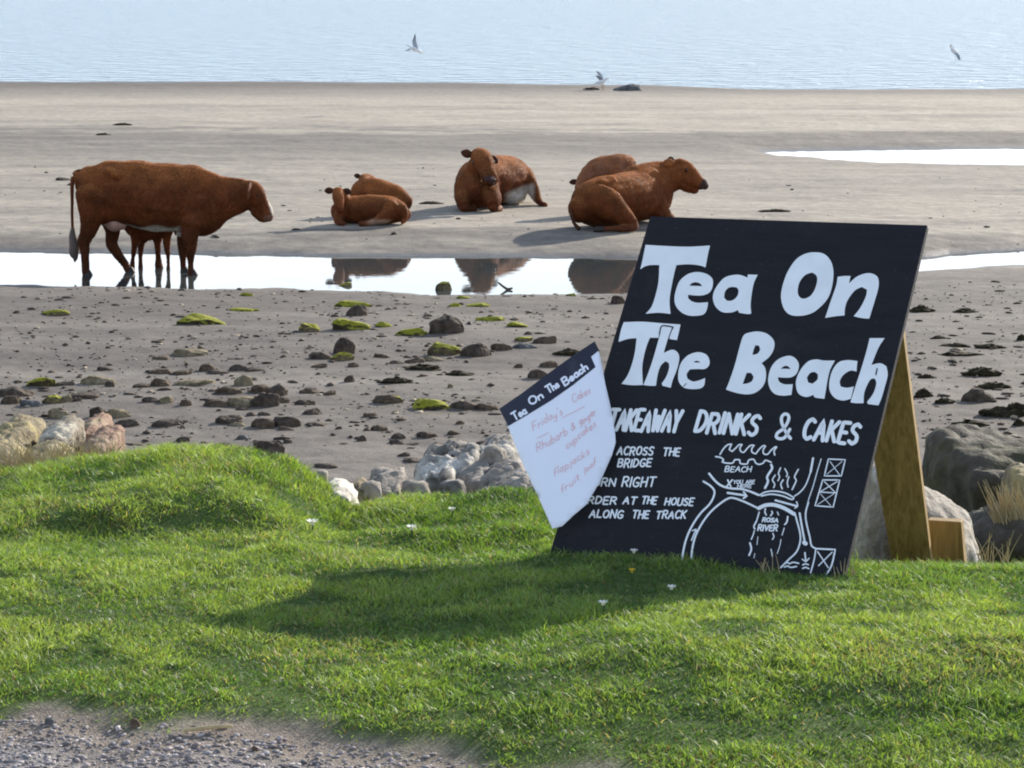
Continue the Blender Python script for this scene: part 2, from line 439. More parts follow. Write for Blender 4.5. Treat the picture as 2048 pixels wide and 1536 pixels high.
band = np.clip(band + 0.35 * st, 0, 1)[:, None]
cc = np.where(band < 0.4, mud + (grey - mud) * band / 0.4, grey + (dry - grey) * (band - 0.4) / 0.6)
color_attr(sand.data, cc)

# ------------------------------------------------------------------ water
def sheet(name, x0, x1, y0, y1, mat, label, z=0.0):
    o = mesh_obj(name, [(x0, y0, z), (x1, y0, z), (x1, y1, z), (x0, y1, z)], [(0, 1, 2, 3)], mat)
    return tag(o, label, kind='structure')
sheet('sea', -9000, 9000, 74, 12000, M['sea'], 'pale calm sea water')
sheet('tide_pool', -45, 45, 30.5, 41.0, M['pool'], 'long bright tide pool across the sand')
sheet('tide_pool', 3.0, 60, 50.0, 60.0, M['pool'], 'far bright tide pool at the right')

# ------------------------------------------------------------------ grass blades
def make_grass():
    rng = np.random.RandomState(11)
    parts = []
    for (x0, x1, y0, y1, dens) in ((-2.2, 2.2, 5.7, 9.75, 27000), (-5.0, -2.2, 5.2, 10.0, 4000), (2.2, 5.0, 5.0, 10.0, 4000)):
        n = int((x1 - x0) * (y1 - y0) * dens)
        parts.append(np.stack([rng.uniform(x0, x1, n), rng.uniform(y0, y1, n)], -1))
    p = np.concatenate(parts)
    x, y = p[:, 0], p[:, 1]
    ye = track_edge(x) + 0.17 * fbm(x * 5, y * 5, 3) + 0.06 * fbm(x * 14, y * 14, 2)
    yc, _ = crest(x)
    d = y - ye
    thin = smooth(-0.06, 0.12, d)
    keep = (rng.rand(len(x)) < np.clip(thin, 0, 1)) & (y < yc + 0.28)
    cl = fbm(x * 6, y * 6, 3); patch = fbm(x * 1.3 + 4, y * 1.6, 3)
    keep &= rng.rand(len(x)) < np.clip(0.95 + 0.6 * cl, 0.70, 1)
    x, y, cl, patch, d = x[keep], y[keep], cl[keep], patch[keep], d[keep]
    yc = yc[keep]
    n = len(x)
    z = lawn_h(x, y) - 0.004
    edge = np.exp(-((y - yc) / 0.25) ** 2)
    h = (0.008 + 0.015 * rng.rand(n)) * (1 + 0.75 * np.clip(cl, -0.5, 1)) * (1 + 0.7 * edge) * np.clip(0.6 + d * 2.0, 0.5, 1)
    tall = rng.rand(n) < 0.006
    h = np.where(tall, h * 2.2, h)
    wd = (0.0009 + 0.0013 * rng.rand(n)) * np.where(tall, 0.6, 1)
    clover = rng.rand(n) < 0.05 + 0.10 * smooth(0.1, 0.5, fbm(x * 3 + 31, y * 3, 2))
    wd = np.where(clover, wd * 2.6, wd); h = np.where(clover, h * 0.75, h)
    a = rng.uniform(0, 2 * np.pi, n); la = rng.uniform(0, 2 * np.pi, n)
    lean = h * rng.uniform(0.2, 1.9, n)
    dx, dy = np.cos(a) * wd, np.sin(a) * wd
    lx, ly = np.cos(la) * lean, np.sin(la) * lean
    v = np.zeros((n, 5, 3), np.float32)
    v[:, 0] = np.stack([x - dx, y - dy, z], -1); v[:, 1] = np.stack([x + dx, y + dy, z], -1)
    v[:, 2] = np.stack([x + lx * .4 + dx * .8, y + ly * .4 + dy * .8, z + h * .65], -1)
    v[:, 3] = np.stack([x + lx * .4 - dx * .8, y + ly * .4 - dy * .8, z + h * .65], -1)
    v[:, 4] = np.stack([x + lx, y + ly, z + h], -1)
    me = bpy.data.meshes.new('grass')
    me.vertices.add(n * 5); me.vertices.foreach_set('co', v.ravel())
    base = np.arange(n, dtype=np.int32)[:, None] * 5
    loops = (base + np.array([[0, 1, 2, 3, 3, 2, 4]], np.int32)).ravel()
    me.loops.add(n * 7); me.loops.foreach_set('vertex_index', loops)
    me.polygons.add(n * 2)
    ls = (np.arange(n, dtype=np.int32)[:, None] * 7 + np.array([[0, 4]], np.int32)).ravel()
    me.polygons.foreach_set('loop_start', ls)
    me.polygons.foreach_set('loop_total', np.tile(np.array([4, 3], np.int32), n))
    me.update(calc_edges=True)
    me.materials.append(M['grass'])
    g1 = np.array([0.140, 0.240, 0.042]); g2 = np.array([0.28, 0.365, 0.085]); g3 = np.array([0.050, 0.115, 0.018])
    dryc = np.array([0.36, 0.31, 0.15]); brn = np.array([0.15, 0.11, 0.05])
    t = np.clip(0.5 + 0.9 * patch + 0.7 * fbm(x * 5 + 9, y * 5, 3) + 0.25 * rng.randn(n), 0, 1)[:, None]
    c = g1 * (1 - t) + g2 * t
    dk = np.clip(-cl * 2.0 + 0.9 * np.clip(-fbm(x * 13, y * 11, 2), 0, 1) + 0.15 * rng.randn(n), 0, 0.9)[:, None]
    c = c * (1 - dk) + g3 * dk
    slope = (lawn_h(x, y + 0.04) - lawn_h(x, y - 0.04)) / 0.08
    r = rng.rand(n)
    c = np.where((rng.rand(n) < 0.30 * smooth(0.2, 0.55, slope))[:, None], brn, c)
    c = np.where((r < 0.035)[:, None], dryc, c)
    c = np.where(((r > 0.05) & (r < 0.09 + 0.10 * np.exp(-d / 0.2)))[:, None], brn, c)
    c = np.where(clover[:, None], c * 0.5 + np.array([0.10, 0.16, 0.05]), c)
    strawy = smooth(0.18, 0.5, fbm(x * 2.2 + 51, y * 2.6, 3)) * 0.22
    c = np.where((rng.rand(n) < strawy)[:, None], dryc * 0.9, c)
    c = c * rng.uniform(0.75, 1.25, n)[:, None]
    color_attr(me, np.repeat(c, 5, 0))
    o = bpy.data.objects.new('grass', me); COL.objects.link(o)
    tag(o, 'short grazed green grass on the bank', 'grass', kind='stuff')
make_grass()

# ------------------------------------------------------------------ gravel and pebbles (uncountable)
def ico(sub):
    bm = bmesh.new(); bmesh.ops.create_icosphere(bm, subdivisions=sub, radius=1.0)
    v = np.array([p.co[:] for p in bm.verts]); f = [[q.index for q in p.verts] for p in bm.faces]
    bm.free(); return v, f
ICO = {k: ico(k) for k in (1, 2, 3, 4, 5)}
def scatter_bits(name, pts, sizes, cols, mat, label, cat, flat=0.6, seed=1):
    rng = np.random.RandomState(seed); V, Fc = ICO[1]; Fc = np.array(Fc)
    n = len(pts); vs = []
    for k in range(3):
        pass
    sc = sizes[:, None] * np.stack([rng.uniform(0.8, 2.0, n), rng.uniform(0.6, 1.1, n), rng.uniform(0.35, 0.9, n) * flat], -1)
    jit = rng.uniform(0.55, 1.25, (n, len(V)))
    a = rng.uniform(0, 6.28, n)
    v = V[None] * jit[:, :, None] * sc[:, None, :]
    ca, sa = np.cos(a)[:, None], np.sin(a)[:, None]
    vv = np.stack([v[..., 0] * ca - v[..., 1] * sa, v[..., 0] * sa + v[..., 1] * ca, v[..., 2]], -1) + pts[:, None, :]
    me = bpy.data.meshes.new(name)
    nv, nf = len(V), len(Fc)
    me.vertices.add(n * nv); me.vertices.foreach_set('co', vv.astype(np.float32).ravel())
    lp = (np.arange(n)[:, None, None] * nv + Fc[None]).astype(np.int32).ravel()
    me.loops.add(len(lp)); me.loops.foreach_set('vertex_index', lp)
    me.polygons.add(n * nf)
    me.polygons.foreach_set('loop_start', np.arange(0, len(lp), 3, dtype=np.int32))
    me.polygons.foreach_set('loop_total', np.full(n * nf, 3, np.int32))
    me.update(calc_edges=True); me.materials.append(mat)
    color_attr(me, np.repeat(cols, nv, 0))
    o = bpy.data.objects.new(name, me); COL.objects.link(o)
    tag(o, label, cat, kind='stuff'); return o
M['bits'] = m_tint('loose_stone_bits', 0.85, 0.2)
rng = np.random.RandomState(3)
n = 52000
gx = rng.uniform(-2.6, 1.2, n); gy = 6.55 - np.abs(rng.uniform(0, 1.3, n))
kk = (gy < track_edge(gx) - 0.02 - 0.16 * rng.rand(n) ** 2)
gx, gy = gx[kk], gy[kk]
gs = 0.0018 + 0.0068 * rng.rand(len(gx)) ** 3.2
gc = np.array([0.26, 0.245, 0.24])[None] * rng.uniform(0.45, 1.7, (len(gx), 1)) * np.array([1, .97, .97]) ** rng.uniform(0, 4, (len(gx), 1))
scatter_bits('gravel', np.stack([gx, gy, lawn_h(gx, gy) + gs * 0.2], -1), gs, gc, M['bits'], 'loose grey gravel along the track edge', 'gravel', 0.8)
n = 6500
d_ = rng.uniform(0, 1, n); pyr = 600 + 360 * d_
pyr = np.where(rng.rand(n) < 0.09, rng.uniform(350, 600, n), pyr)
pxr = rng.uniform(-500, 2500, n)
by = y_of_py(pyr); bx = (pxr - 1024) / FPX * by
bh = sand_h(bx, by); kk = bh > 0.02
bx, by, bh = bx[kk], by[kk], bh[kk]
clus = fbm(bx * 0.7, by * 0.5, 3) + 0.5 * rng.randn(len(bx)) * 0.4
kk = clus > -0.12
bx, by, bh = bx[kk], by[kk], bh[kk]
bs = (0.009 + 0.036 * rng.rand(len(bx)) ** 4) * (1 + 0.3 * (by > 34))
bc = np.where(rng.rand(len(bx), 1) < 0.75, np.array([[0.075, 0.056, 0.042]]), np.array([[0.26, 0.21, 0.15]])) * rng.uniform(0.5, 1.5, (len(bx), 1))
scatter_bits('beach_pebbles', np.stack([bx, by, bh + 0.003], -1), bs, bc, M['bits'], 'tiny dark pebbles and weed scraps on the sand', 'pebbles', 0.7, 5)

# ------------------------------------------------------------------ stones on the beach
def stone_mesh(name, seed, w_, d_, h_, mat, sub=3, cuts=5, rough=0.16, wedge=0.0):
    V, Fc = ICO[sub]; r = random.Random(seed)
    v = V.copy()
    v[:, 2] = np.where(v[:, 2] < 0, v[:, 2] * 0.45, v[:, 2])
    for _ in range(cuts):
        nrm = Vector((r.uniform(-1, 1), r.uniform(-1, 1), r.uniform(-0.1, 1))).normalized()
        k = np.array(nrm); dd = r.uniform(0.55, 0.85); e = v @ k - dd
        v = v - np.clip(e, 0, None)[:, None] * k * 0.9
    off = Vector((seed * 3.7, seed * 1.3, 0))
    for j in range(len(v)):
        p = Vector(v[j])
        nn = noise.noise(p * 1.3 + off) * rough * 1.6 + noise.noise(p * 3.5 + off) * rough
        v[j] *= 1 + nn
    v = np.sign(v) * np.abs(v) ** np.array([0.85, 0.85, 0.62])
    if wedge: v[:, 2] *= 1 + wedge * v[:, 0]
    mn, mx = v.min(0), v.max(0)
    v[:, 0] = (v[:, 0] - (mn[0] + mx[0]) / 2) / (mx[0] - mn[0]) * w_
    v[:, 1] = (v[:, 1] - (mn[1] + mx[1]) / 2) / (mx[1] - mn[1]) * d_
    v[:, 2] = v[:, 2] / mx[2] * h_
    o = mesh_obj(name, v, Fc, mat, smooth=(sub >= 4))
    return o
A8, A7, AR = (0, 560, 3.2), (600, 560, 2.926), (1640, 560, 2.56)
STONES = [(A8, [
 (1285,292,310,70,'m'),(1560,215,180,25,'m'),(1575,112,90,28,'m'),(350,230,170,38,'o'),(445,133,110,18,'d'),(1980,330,130,60,'o'),
 (1210,500,220,45,'t'),(1020,528,100,30,'b'),(680,585,110,28,'d'),(1330,585,110,55,'b'),(1390,605,140,28,'d'),(1520,588,110,45,'d'),
 (1630,588,120,25,'d'),(1015,605,150,32,'b'),(1160,612,120,32,'b'),(1025,670,130,58,'b'),(1245,668,250,35,'t'),(1560,670,120,70,'t'),
 (620,660,210,60,'t'),(700,675,60,45,'d'),(260,675,180,65,'m'),(410,678,120,30,'d'),(900,680,100,30,'b'),(90,740,220,65,'d'),
 (70,790,130,60,'b'),(510,750,220,40,'d'),(340,795,140,60,'o'),(420,785,70,50,'t'),(200,815,140,45,'g'),(490,785,60,30,'d'),
 (970,802,120,38,'d'),(1060,800,90,50,'t'),(1185,802,75,45,'b'),(1380,800,150,50,'b'),(1560,800,220,65,'t'),(1690,805,180,95,'d'),
 (1790,785,120,50,'b'),(1465,725,170,50,'b'),(1680,715,150,50,'b'),(1770,735,130,70,'d'),(1970,720,110,38,'b'),(370,890,120,70,'t'),
 (625,890,100,75,'d'),(750,890,150,60,'t'),(810,942,150,55,'d'),(1070,945,190,45,'d'),(1460,938,160,55,'d'),(1520,950,90,25,'t'),
 (1680,945,140,70,'b'),(1830,940,180,70,'d'),(1830,957,110,28,'b'),(1995,865,110,40,'d'),(1945,800,120,38,'d'),(1550,828,90,25,'d'),
 (1170,1030,90,38,'d'),(1410,1055,120,35,'d'),(1560,1008,90,30,'g'),(1715,1118,190,105,'d'),(1840,1040,60,30,'d'),(2010,935,90,15,'d'),
 (1690,868,80,28,'d'),(855,1055,130,15,'d'),(1020,1000,70,12,'d')]),
 (A7, [
 (315,158,210,38,'m'),(330,235,120,72,'d'),(300,292,200,70,'m'),(485,280,90,35,'m'),(650,320,170,50,'m'),(855,320,190,112,'d'),
 (955,122,80,22,'m'),(900,165,80,26,'m'),(1040,162,130,28,'m'),(1115,260,160,32,'m'),(1270,285,120,35,'m'),(255,450,125,105,'d'),
 (240,485,140,55,'o'),(130,470,150,45,'d'),(840,62,92,55,'o'),(265,37,70,26,'o'),(1585,100,60,22,'m'),(1860,150,80,55,'d'),
 (850,440,190,80,'o'),(1030,450,170,85,'d'),(1180,410,120,45,'b'),(1310,365,100,30,'o'),(1430,375,130,48,'b'),(1320,402,140,32,'g'),
 (670,490,110,40,'b'),(780,480,110,30,'t'),(480,468,90,28,'b'),(560,500,90,22,'d'),(310,520,60,30,'b'),(110,525,90,28,'b'),
 (290,600,60,45,'d'),(1455,515,110,40,'b'),(1280,520,50,30,'b'),(1390,590,110,55,'d'),(500,718,140,58,'b'),(565,715,70,48,'o'),
 (760,750,220,65,'m'),(960,750,170,50,'d'),(1090,745,120,40,'b'),(60,660,100,35,'b'),(170,670,70,30,'b'),(40,730,100,35,'b'),
 (70,790,110,40,'d'),(880,640,35,28,'t'),(410,805,80,25,'b'),(90,858,120,22,'d'),(465,890,100,38,'b'),(575,925,80,40,'d'),
 (570,950,90,30,'d'),(740,920,110,42,'d'),(895,905,65,28,'b'),(360,945,55,38,'d'),(225,885,40,25,'d'),(250,965,60,15,'d'),
 (650,950,90,15,'d'),(800,965,70,18,'b'),(935,835,50,25,'b'),(1085,955,100,25,'d'),(610,1030,70,28,'d'),(770,1030,90,38,'d'),
 (650,1065,110,28,'d'),(150,1100,130,30,'d'),(720,545,170,40,'w'),(930,560,150,35,'w'),(560,615,190,40,'w'),(1570,440,150,45,'w')]),
 (AR, [
 (525,175,110,45,'w'),(745,180,110,30,'w'),(830,485,160,60,'w'),(545,495,80,25,'w'),(890,555,160,42,'w'),(810,625,160,75,'d'),
 (640,640,100,32,'w'),(530,600,90,55,'w'),(940,700,220,62,'w'),(1000,690,110,90,'w'),(770,745,180,35,'w'),(870,360,150,32,'w'),
 (690,350,140,22,'w'),(720,395,180,18,'w'),(610,310,70,18,'w'),(1030,310,40,42,'w'),(1020,745,60,42,'w')]),
 ((0, 0, 1.0), [(126,361,30,7,'d'),(206,270,26,6,'w'),(245,250,34,6,'w'),(1550,427,52,7,'w'),(862,407,42,7,'w')])]
LAND = [('the standing cow', 380, 560), ('the mossy stone in the pool', 885, 585), ('the paper menu', 1085, 830), ('the sign\'s left edge', 1235, 650),
        ('the tall dark rock', 690, 700), ('the long dark humped rock', 890, 655), ('the yellow and pink boulders', 110, 880), ('the left grass hummock', 430, 900),
        ('the white lichen boulders', 900, 900), ('the biggest mossy slab', 400, 640), ('the sign\'s wooden strut', 1830, 800), ('the right photo edge', 2040, 700),
        ('the long mossy ridge stone', 860, 810), ('the tan-topped slab', 487, 805), ('the upright dark block', 195, 830)]
FIX = {(A8, 0): 'biggest flat mossy green slab on the upper left sand', (A7, 14): 'round mossy stone standing in the tide pool',
       (A7, 15): 'small low mossy stone in the tide pool left of the round one', (A7, 11): 'tall rounded dark rock with a mossy foot stone before it',
       (A7, 5): 'large dark humped rock joined to a mossy slab', (A7, 36): 'long mossy green ridge stone left of the paper menu',
       (A7, 4): 'flat mossy slab leaning on the large dark humped rock', (A8, 57): 'big dark stone peeping over the left grass hummock',
       (A8, 34): 'tan-topped slab stone among dark stones on the left sand', (A8, 35): 'dark pointed stone right of the tan-topped slab',
       (A8, 42): 'upright dark block stone behind the yellow and pink boulders', (A8, 23): 'long dark brown stone cut by the left photo edge',
       (A7, 2): 'rounded mossy stone in front of a dark rock', (A7, 1): 'dark rock just behind a rounded mossy stone',
       (A7, 18): 'tan and mossy lumpy rock in the middle of the stony sand', (A7, 19): 'large dark brown lumpy rock right of the tan lumpy rock',
       (A7, 17): 'dark square stone touching the sign\'s left edge'}
cname = {'d': 'dark brown', 'b': 'brown', 't': 'pale tan', 'g': 'grey', 'm': 'green mossy', 'o': 'half mossy'}
todo = []
for (org, lst) in STONES:
    for idx, (cx, cy, w_, h_, kd) in enumerate(lst):
        px, py, pw, ph = org[0] + cx / org[2], org[1] + cy / org[2], w_ / org[2], h_ / org[2]
        lab = FIX.get((org, idx))
        if lab is None:
            ratio = h_ / w_
            shp = 'flat' if ratio < 0.24 else 'low' if ratio < 0.36 else 'wedge-shaped' if ratio < 0.5 else 'rounded' if ratio < 0.62 else 'blocky'
            siz = 'tiny' if pw < 24 else 'small' if pw < 40 else 'middling' if pw < 56 else 'large'
            L = min(LAND, key=lambda l: (l[1] - px) ** 2 + 4 * (l[2] - py) ** 2)
            dx, dy = px - L[1], (py - L[2]) * 2
            if abs(dx) > abs(dy): rel = 'left of' if dx < 0 else 'right of'
            else: rel = 'beyond' if dy < 0 else 'nearer than'
            dist = math.hypot(dx, dy)
            rel = ('close ' if dist < 70 else '' if dist < 150 else 'well ') + rel
            if kd == 'w': lab = f'{siz} {shp} clump of dark seaweed {rel} {L[0]}'
            else: lab = f'{siz} {shp} {cname[kd]} stone {rel} {L[0]}'
        todo.append([px, py, pw, ph, kd, lab])
seen = {}
for t in todo: seen.setdefault(t[5], []).append(t)
ORD = ['first', 'second', 'third', 'fourth', 'fifth', 'sixth', 'seventh']
for lab, ts in seen.items():
    if len(ts) > 1:
        ts.sort(key=lambda t: t[0])
        for i_, t in enumerate(ts): t[5] = lab + ', ' + ORD[i_] + ' from left'
def seaweed_mesh(name, seed, w_, d_, h_):
    r = random.Random(seed); vs, fs = [], []
    for k in range(60):
        a = r.uniform(0, 6.28); rad = r.random() ** 0.6
        x, y = math.cos(a) * rad * w_ / 2 * 0.85, math.sin(a) * rad * d_ / 2 * 0.85
        z = h_ * (1 - rad ** 1.6) * r.uniform(0.2, 0.85)
        ln, wd, b = r.uniform(0.1, 0.25) * w_, r.uniform(0.03, 0.07) * w_, r.uniform(0, 6.28)
        dx, dy = math.cos(b), math.sin(b); base = len(vs)
        for q_ in range(4):
            t_ = q_ / 3 - 0.5
            zz = max(0.0, z + h_ * (0.18 * math.cos(t_ * 5) - abs(t_) * 0.5) + r.uniform(-.04, .04) * h_)
            ww = wd * (1 - abs(t_) * 1.2) / 2
            vs += [(x + dx * ln * t_ - dy * ww, y + dy * ln * t_ + dx * ww, zz), (x + dx * ln * t_ + dy * ww, y + dy * ln * t_ - dx * ww, zz + 0.012)]
        for q_ in range(3): fs.append((base + 2 * q_, base + 2 * q_ + 1, base + 2 * q_ + 3, base + 2 * q_ + 2))
    V, Fc = ICO[3]; base = len(vs)
    for p in V:
        q_ = Vector(p); nn = 1 + 0.5 * noise.noise(q_ * 2.2 + Vector((seed, 0, 0)))
        vs.append((p[0] * w_ / 2 * nn, p[1] * d_ / 2 * nn, max(-0.01, p[2] * h_ * 0.8 * nn)))
    fs += [tuple(base + i_ for i_ in f) for f in Fc]
    return mesh_obj(name, vs, fs, M['weed'], smooth=False)
for i_, (px, py, pw, ph, kd, lab) in enumerate(todo):
    g0 = at_z(px, py, 0.06)
    z = float(sand_h(g0.x, g0.y))
    if z > -0.02: g0 = at_z(px, py, z)
    depth = g0.y * CA + (CAMZ - g0.z) * SA
    wm, hm = pw * depth / FPX, ph * depth / FPX
    dm = wm * (0.55 if kd in 'mw' else 0.7)
    wm, hm = wm * 1.12, hm * 0.92
    seed = i_ * 7 + 3
    if kd == 'w':
        o = seaweed_mesh('seaweed_clump', seed, wm, dm, hm); grp, cat = 'clumps of seaweed on the sand', 'seaweed'
    else:
        o = stone_mesh('beach_stone', seed, wm, dm, hm, M['stone_' + kd], 3 if pw < 45 else 4, 5, 0.15, random.Random(seed).uniform(-0.5, 0.5) if ph / pw < 0.5 else 0)
        grp, cat = 'stones scattered over the beach', 'stone'
    if kd != 'w' and pw >= 45:
        o.data.polygons.foreach_set('use_smooth', [False] * len(o.data.polygons))
    o.location = (g0.x, g0.y + dm * 0.35, float(sand_h(g0.x, g0.y + dm * 0.35)) - 0.004 if z > 0 else z)
    tag(o, lab, cat, grp)

# ------------------------------------------------------------------ boulders of the bank
def rock_outline(name, org, pts, dist, thick, mat, label, seed, zpad=0.0, rough=0.10, grp='boulders along the foot of the bank'):
    pp = [(org[0] + a / org[2], org[1] + b / org[2]) for a, b in pts]
    P = [at_y(a, b, dist) for a, b in pp]
    c = sum(P, Vector()) / len(P)
    r = random.Random(seed)
    bm = bmesh.new()
    for k, s in ((-0.5, 0.55), (-0.28, 0.88), (0.0, 1.0), (0.3, 0.85), (0.5, 0.5)):
        for p in P:
            q_ = c + (p - c) * (s * r.uniform(0.95, 1.02))
            bm.verts.new((q_.x, q_.y + k * thick, q_.z - (zpad if p.z < c.z else 0)))
    bmesh.ops.convex_hull(bm, input=bm.verts)
    for v in [v for v in bm.verts if not v.link_faces]: bm.verts.remove(v)
    bmesh.ops.triangulate(bm, faces=bm.faces)
    for _ in range(4):
        es = [e for e in bm.edges if e.calc_length() > 0.024]
        if not es: break
        bmesh.ops.subdivide_edges(bm, edges=es, cuts=1)
        bmesh.ops.triangulate(bm, faces=bm.faces)
    for _ in range(1): bmesh.ops.smooth_vert(bm, verts=bm.verts, factor=0.35, use_axis_x=True, use_axis_y=True, use_axis_z=True)
    bm.normal_update()
    off = Vector((seed * 2.3, seed, 0)); size = max((p - c).length for p in P)
    nv = {v: v.normal.copy() for v in bm.verts}
    for v in bm.verts:
        p = v.co - c
        a_ = noise.noise(p * (1.8 / size) + off) * 1.0 + noise.noise(p * (5 / size) + off) * 0.55 + (abs(noise.noise(p * (4 / size) + off * 2)) - .2) * 1.3 + abs(noise.noise(p * (10 / size) + off)) * 0.5 + noise.noise(p * (22 / size) + off) * 0.2
        v.co += nv[v] * (a_ * rough * size * 1.4)
    base = Vector((c.x, c.y, min(p.z for p in P) - zpad))
    for v in bm.verts: v.co -= base
    me = bpy.data.meshes.new(name); bm.to_mesh(me); bm.free()
    me.polygons.foreach_set('use_smooth', [True] * len(me.polygons))
    me.materials.append(mat)
    o = bpy.data.objects.new(name, me); COL.objects.link(o); o.location = base
    return tag(o, label, 'boulder', grp)
B7, B8 = A7, A8
rock_outline('boulder', B7, [(160,1190),(220,1178),(320,1230),(365,1290),(330,1330),(200,1330)], 9.55, 0.25, M['rock_white'], 'small bright white rock in the dip of the bank', 1, 0.1)
rock_outline('boulder', B7, [(300,1195),(345,1172),(400,1205),(440,1250),(480,1310),(360,1330),(290,1280)], 9.9, 0.3, M['stone_t'], 'tan rock just right of the bright white rock', 2, 0.2)
rock_outline('boulder', B7, [(400,1200),(480,1150),(600,1130),(700,1240),(700,1330),(440,1330)], 10.1, 0.5, M['rock_pale'], 'low pale flat rock left of the lichen boulders', 3, 0.3)
rock_outline('boulder', B7, [(540,1160),(690,1090),(790,1040),(860,1000),(1035,985),(1065,1100),(1000,1165),(870,1170),(800,1230),(680,1260)], 11.2, 0.6, M['rock_grey'], 'large sloping grey boulder with white lichen, highest at left', 4, 0.6)
rock_outline('boulder', B7, [(740,1220),(830,1110),(900,1105),(910,1160),(860,1250),(760,1270)], 10.6, 0.3, M['rock_grey'], 'narrow tilted grey rock at the centre of the lichen boulders', 5, 0.3)
rock_outline('boulder', B7, [(1040,990),(1130,960),(1240,945),(1300,1000),(1300,1100),(1190,1120),(1090,1110),(1050,1060)], 11.4, 0.6, M['rock_grey'], 'grey lichen boulder half behind the paper menu', 6, 0.6)
rock_outline('boulder', B7, [(920,1140),(1060,1080),(1120,1100),(1140,1180),(1010,1230),(890,1200)], 10.8, 0.4, M['rock_grey'], 'rounded grey rock in front of the largest lichen boulder', 7, 0.4)
rock_outline('boulder', B7, [(1110,1100),(1250,1065),(1350,1100),(1350,1170),(1140,1180)], 10.7, 0.4, M['rock_grey'], 'dark grey rock below the boulder behind the paper menu', 8, 0.4)
rock_outline('boulder', B7, [(850,1235),(1120,1175),(1340,1115),(1450,1150),(1450,1260),(1000,1310),(860,1290)], 10.0, 0.5, M['rock_pale'], 'long pale rock low along the grass beside the paper menu', 9, 0.3)
rock_outline('boulder', B8, [(60,910),(180,915),(260,970),(285,1060),(170,1110),(60,1120),(-60,1090),(-40,960)], 10.9, 0.6, M['rock_yellow'], 'big yellow lichen boulder at the left edge', 10, 0.5)
rock_outline('boulder', B8, [(-80,1050),(100,1080),(200,1150),(250,1215),(0,1260),(-80,1240)], 10.2, 0.4, M['rock_yellow'], 'low brown and yellow rock at the left edge just above grass', 11, 0.3)
rock_outline('boulder', B8, [(280,960),(420,895),(520,930),(545,1080),(460,1130),(300,1140),(240,1040)], 10.7, 0.5, M['rock_tan'], 'pale crumbly boulder between the yellow and the pink boulders', 12, 0.5)
rock_outline('boulder', B8, [(520,930),(600,890),(690,915),(725,960),(620,1000),(530,1010)], 11.1, 0.5, M['rock_pink'], 'upper dull red rock of the left boulder heap', 13, 0.6)
rock_outline('boulder', B8, [(540,1030),(640,968),(760,980),(810,1060),(790,1140),(560,1150)], 10.6, 0.5, M['rock_pink'], 'pink orange rock at the right end of the left boulder heap', 14, 0.5)
rock_outline('boulder', B8, [(180,1100),(330,1050),(450,1100),(440,1190),(260,1215),(170,1210)], 10.2, 0.4, M['rock_yellow'], 'speckled tan rock low in the middle of the left boulder heap', 15, 0.4)
O1 = (0, 0, 1.0)
for (cx_, cy_, w_, h_, dd, mt, lab) in ((640,968,44,34,10.3,'rock_pale','small pale rubble stone behind the bright white rock'), (745,985,50,26,9.8,'rock_pale','flat pale rubble stone in the dip right of the white rock'),
        (792,978,46,34,10.3,'rock_grey','small grey rubble stone below the sloping lichen boulder'), (760,960,50,26,10.8,'rock_pale','pale flat rubble slab at the low end of the lichen boulders'),
        (832,985,60,30,9.9,'rock_pale','pale rubble stone low on the turf below the lichen boulders'), (905,990,60,34,9.9,'rock_grey','grey rubble stone on the turf under the rounded grey rock'),
        (960,978,56,30,10.1,'rock_pale','pale rubble stone between the lichen boulders and the paper menu'), (990,925,50,40,10.9,'rock_pale','pale rubble stone left of the paper menu\'s edge')):
    rr = random.Random(cx_); pts = [(cx_ + math.cos(a) * w_ / 2 * rr.uniform(.8, 1.15), cy_ - h_ / 2 + math.sin(a) * h_ * .36 * rr.uniform(.8, 1.15)) for a in [k * 0.785 for k in range(8)]]
    rock_outline('rubble_stone', O1, pts, dd, w_ / FPX * dd * 0.9, M[mt], lab, cx_, 0.03, 0.12)
rock_outline('boulder', O1, [(1690,1130),(1708,1030),(1742,938),(1772,915),(1862,975),(1945,1040),(2020,1135),(1850,1170)], 9.35, 0.45, M['rock_pale'], 'pale grey peaked rock behind the wooden strut', 16, 0.3, 0.03)
rock_outline('boulder', O1, [(1840,1000),(1852,905),(1880,868),(1950,874),(2010,895),(2080,890),(2160,930),(2200,1060),(2150,1180),(1850,1180)], 10.9, 0.9, M['rock_dark'], 'huge dark grey boulder at the right edge', 17, 0.6, 0.04)
rock_outline('boulder', O1, [(1880,1065),(1960,1030),(2040,1010),(2120,1030),(2150,1160),(1900,1170)], 9.9, 0.5, M['rock_dark'], 'low dark rock in front of the huge right boulder', 18, 0.4, 0.05)
rock_outline('boulder', O1, [(2000,990),(2020,935),(2045,930),(2100,960),(2130,1080),(2040,1075)], 10.0, 0.35, M['rock_yellow'], 'narrow straw-coloured rock with a sharp lit edge at right', 19, 0.4, 0.05)

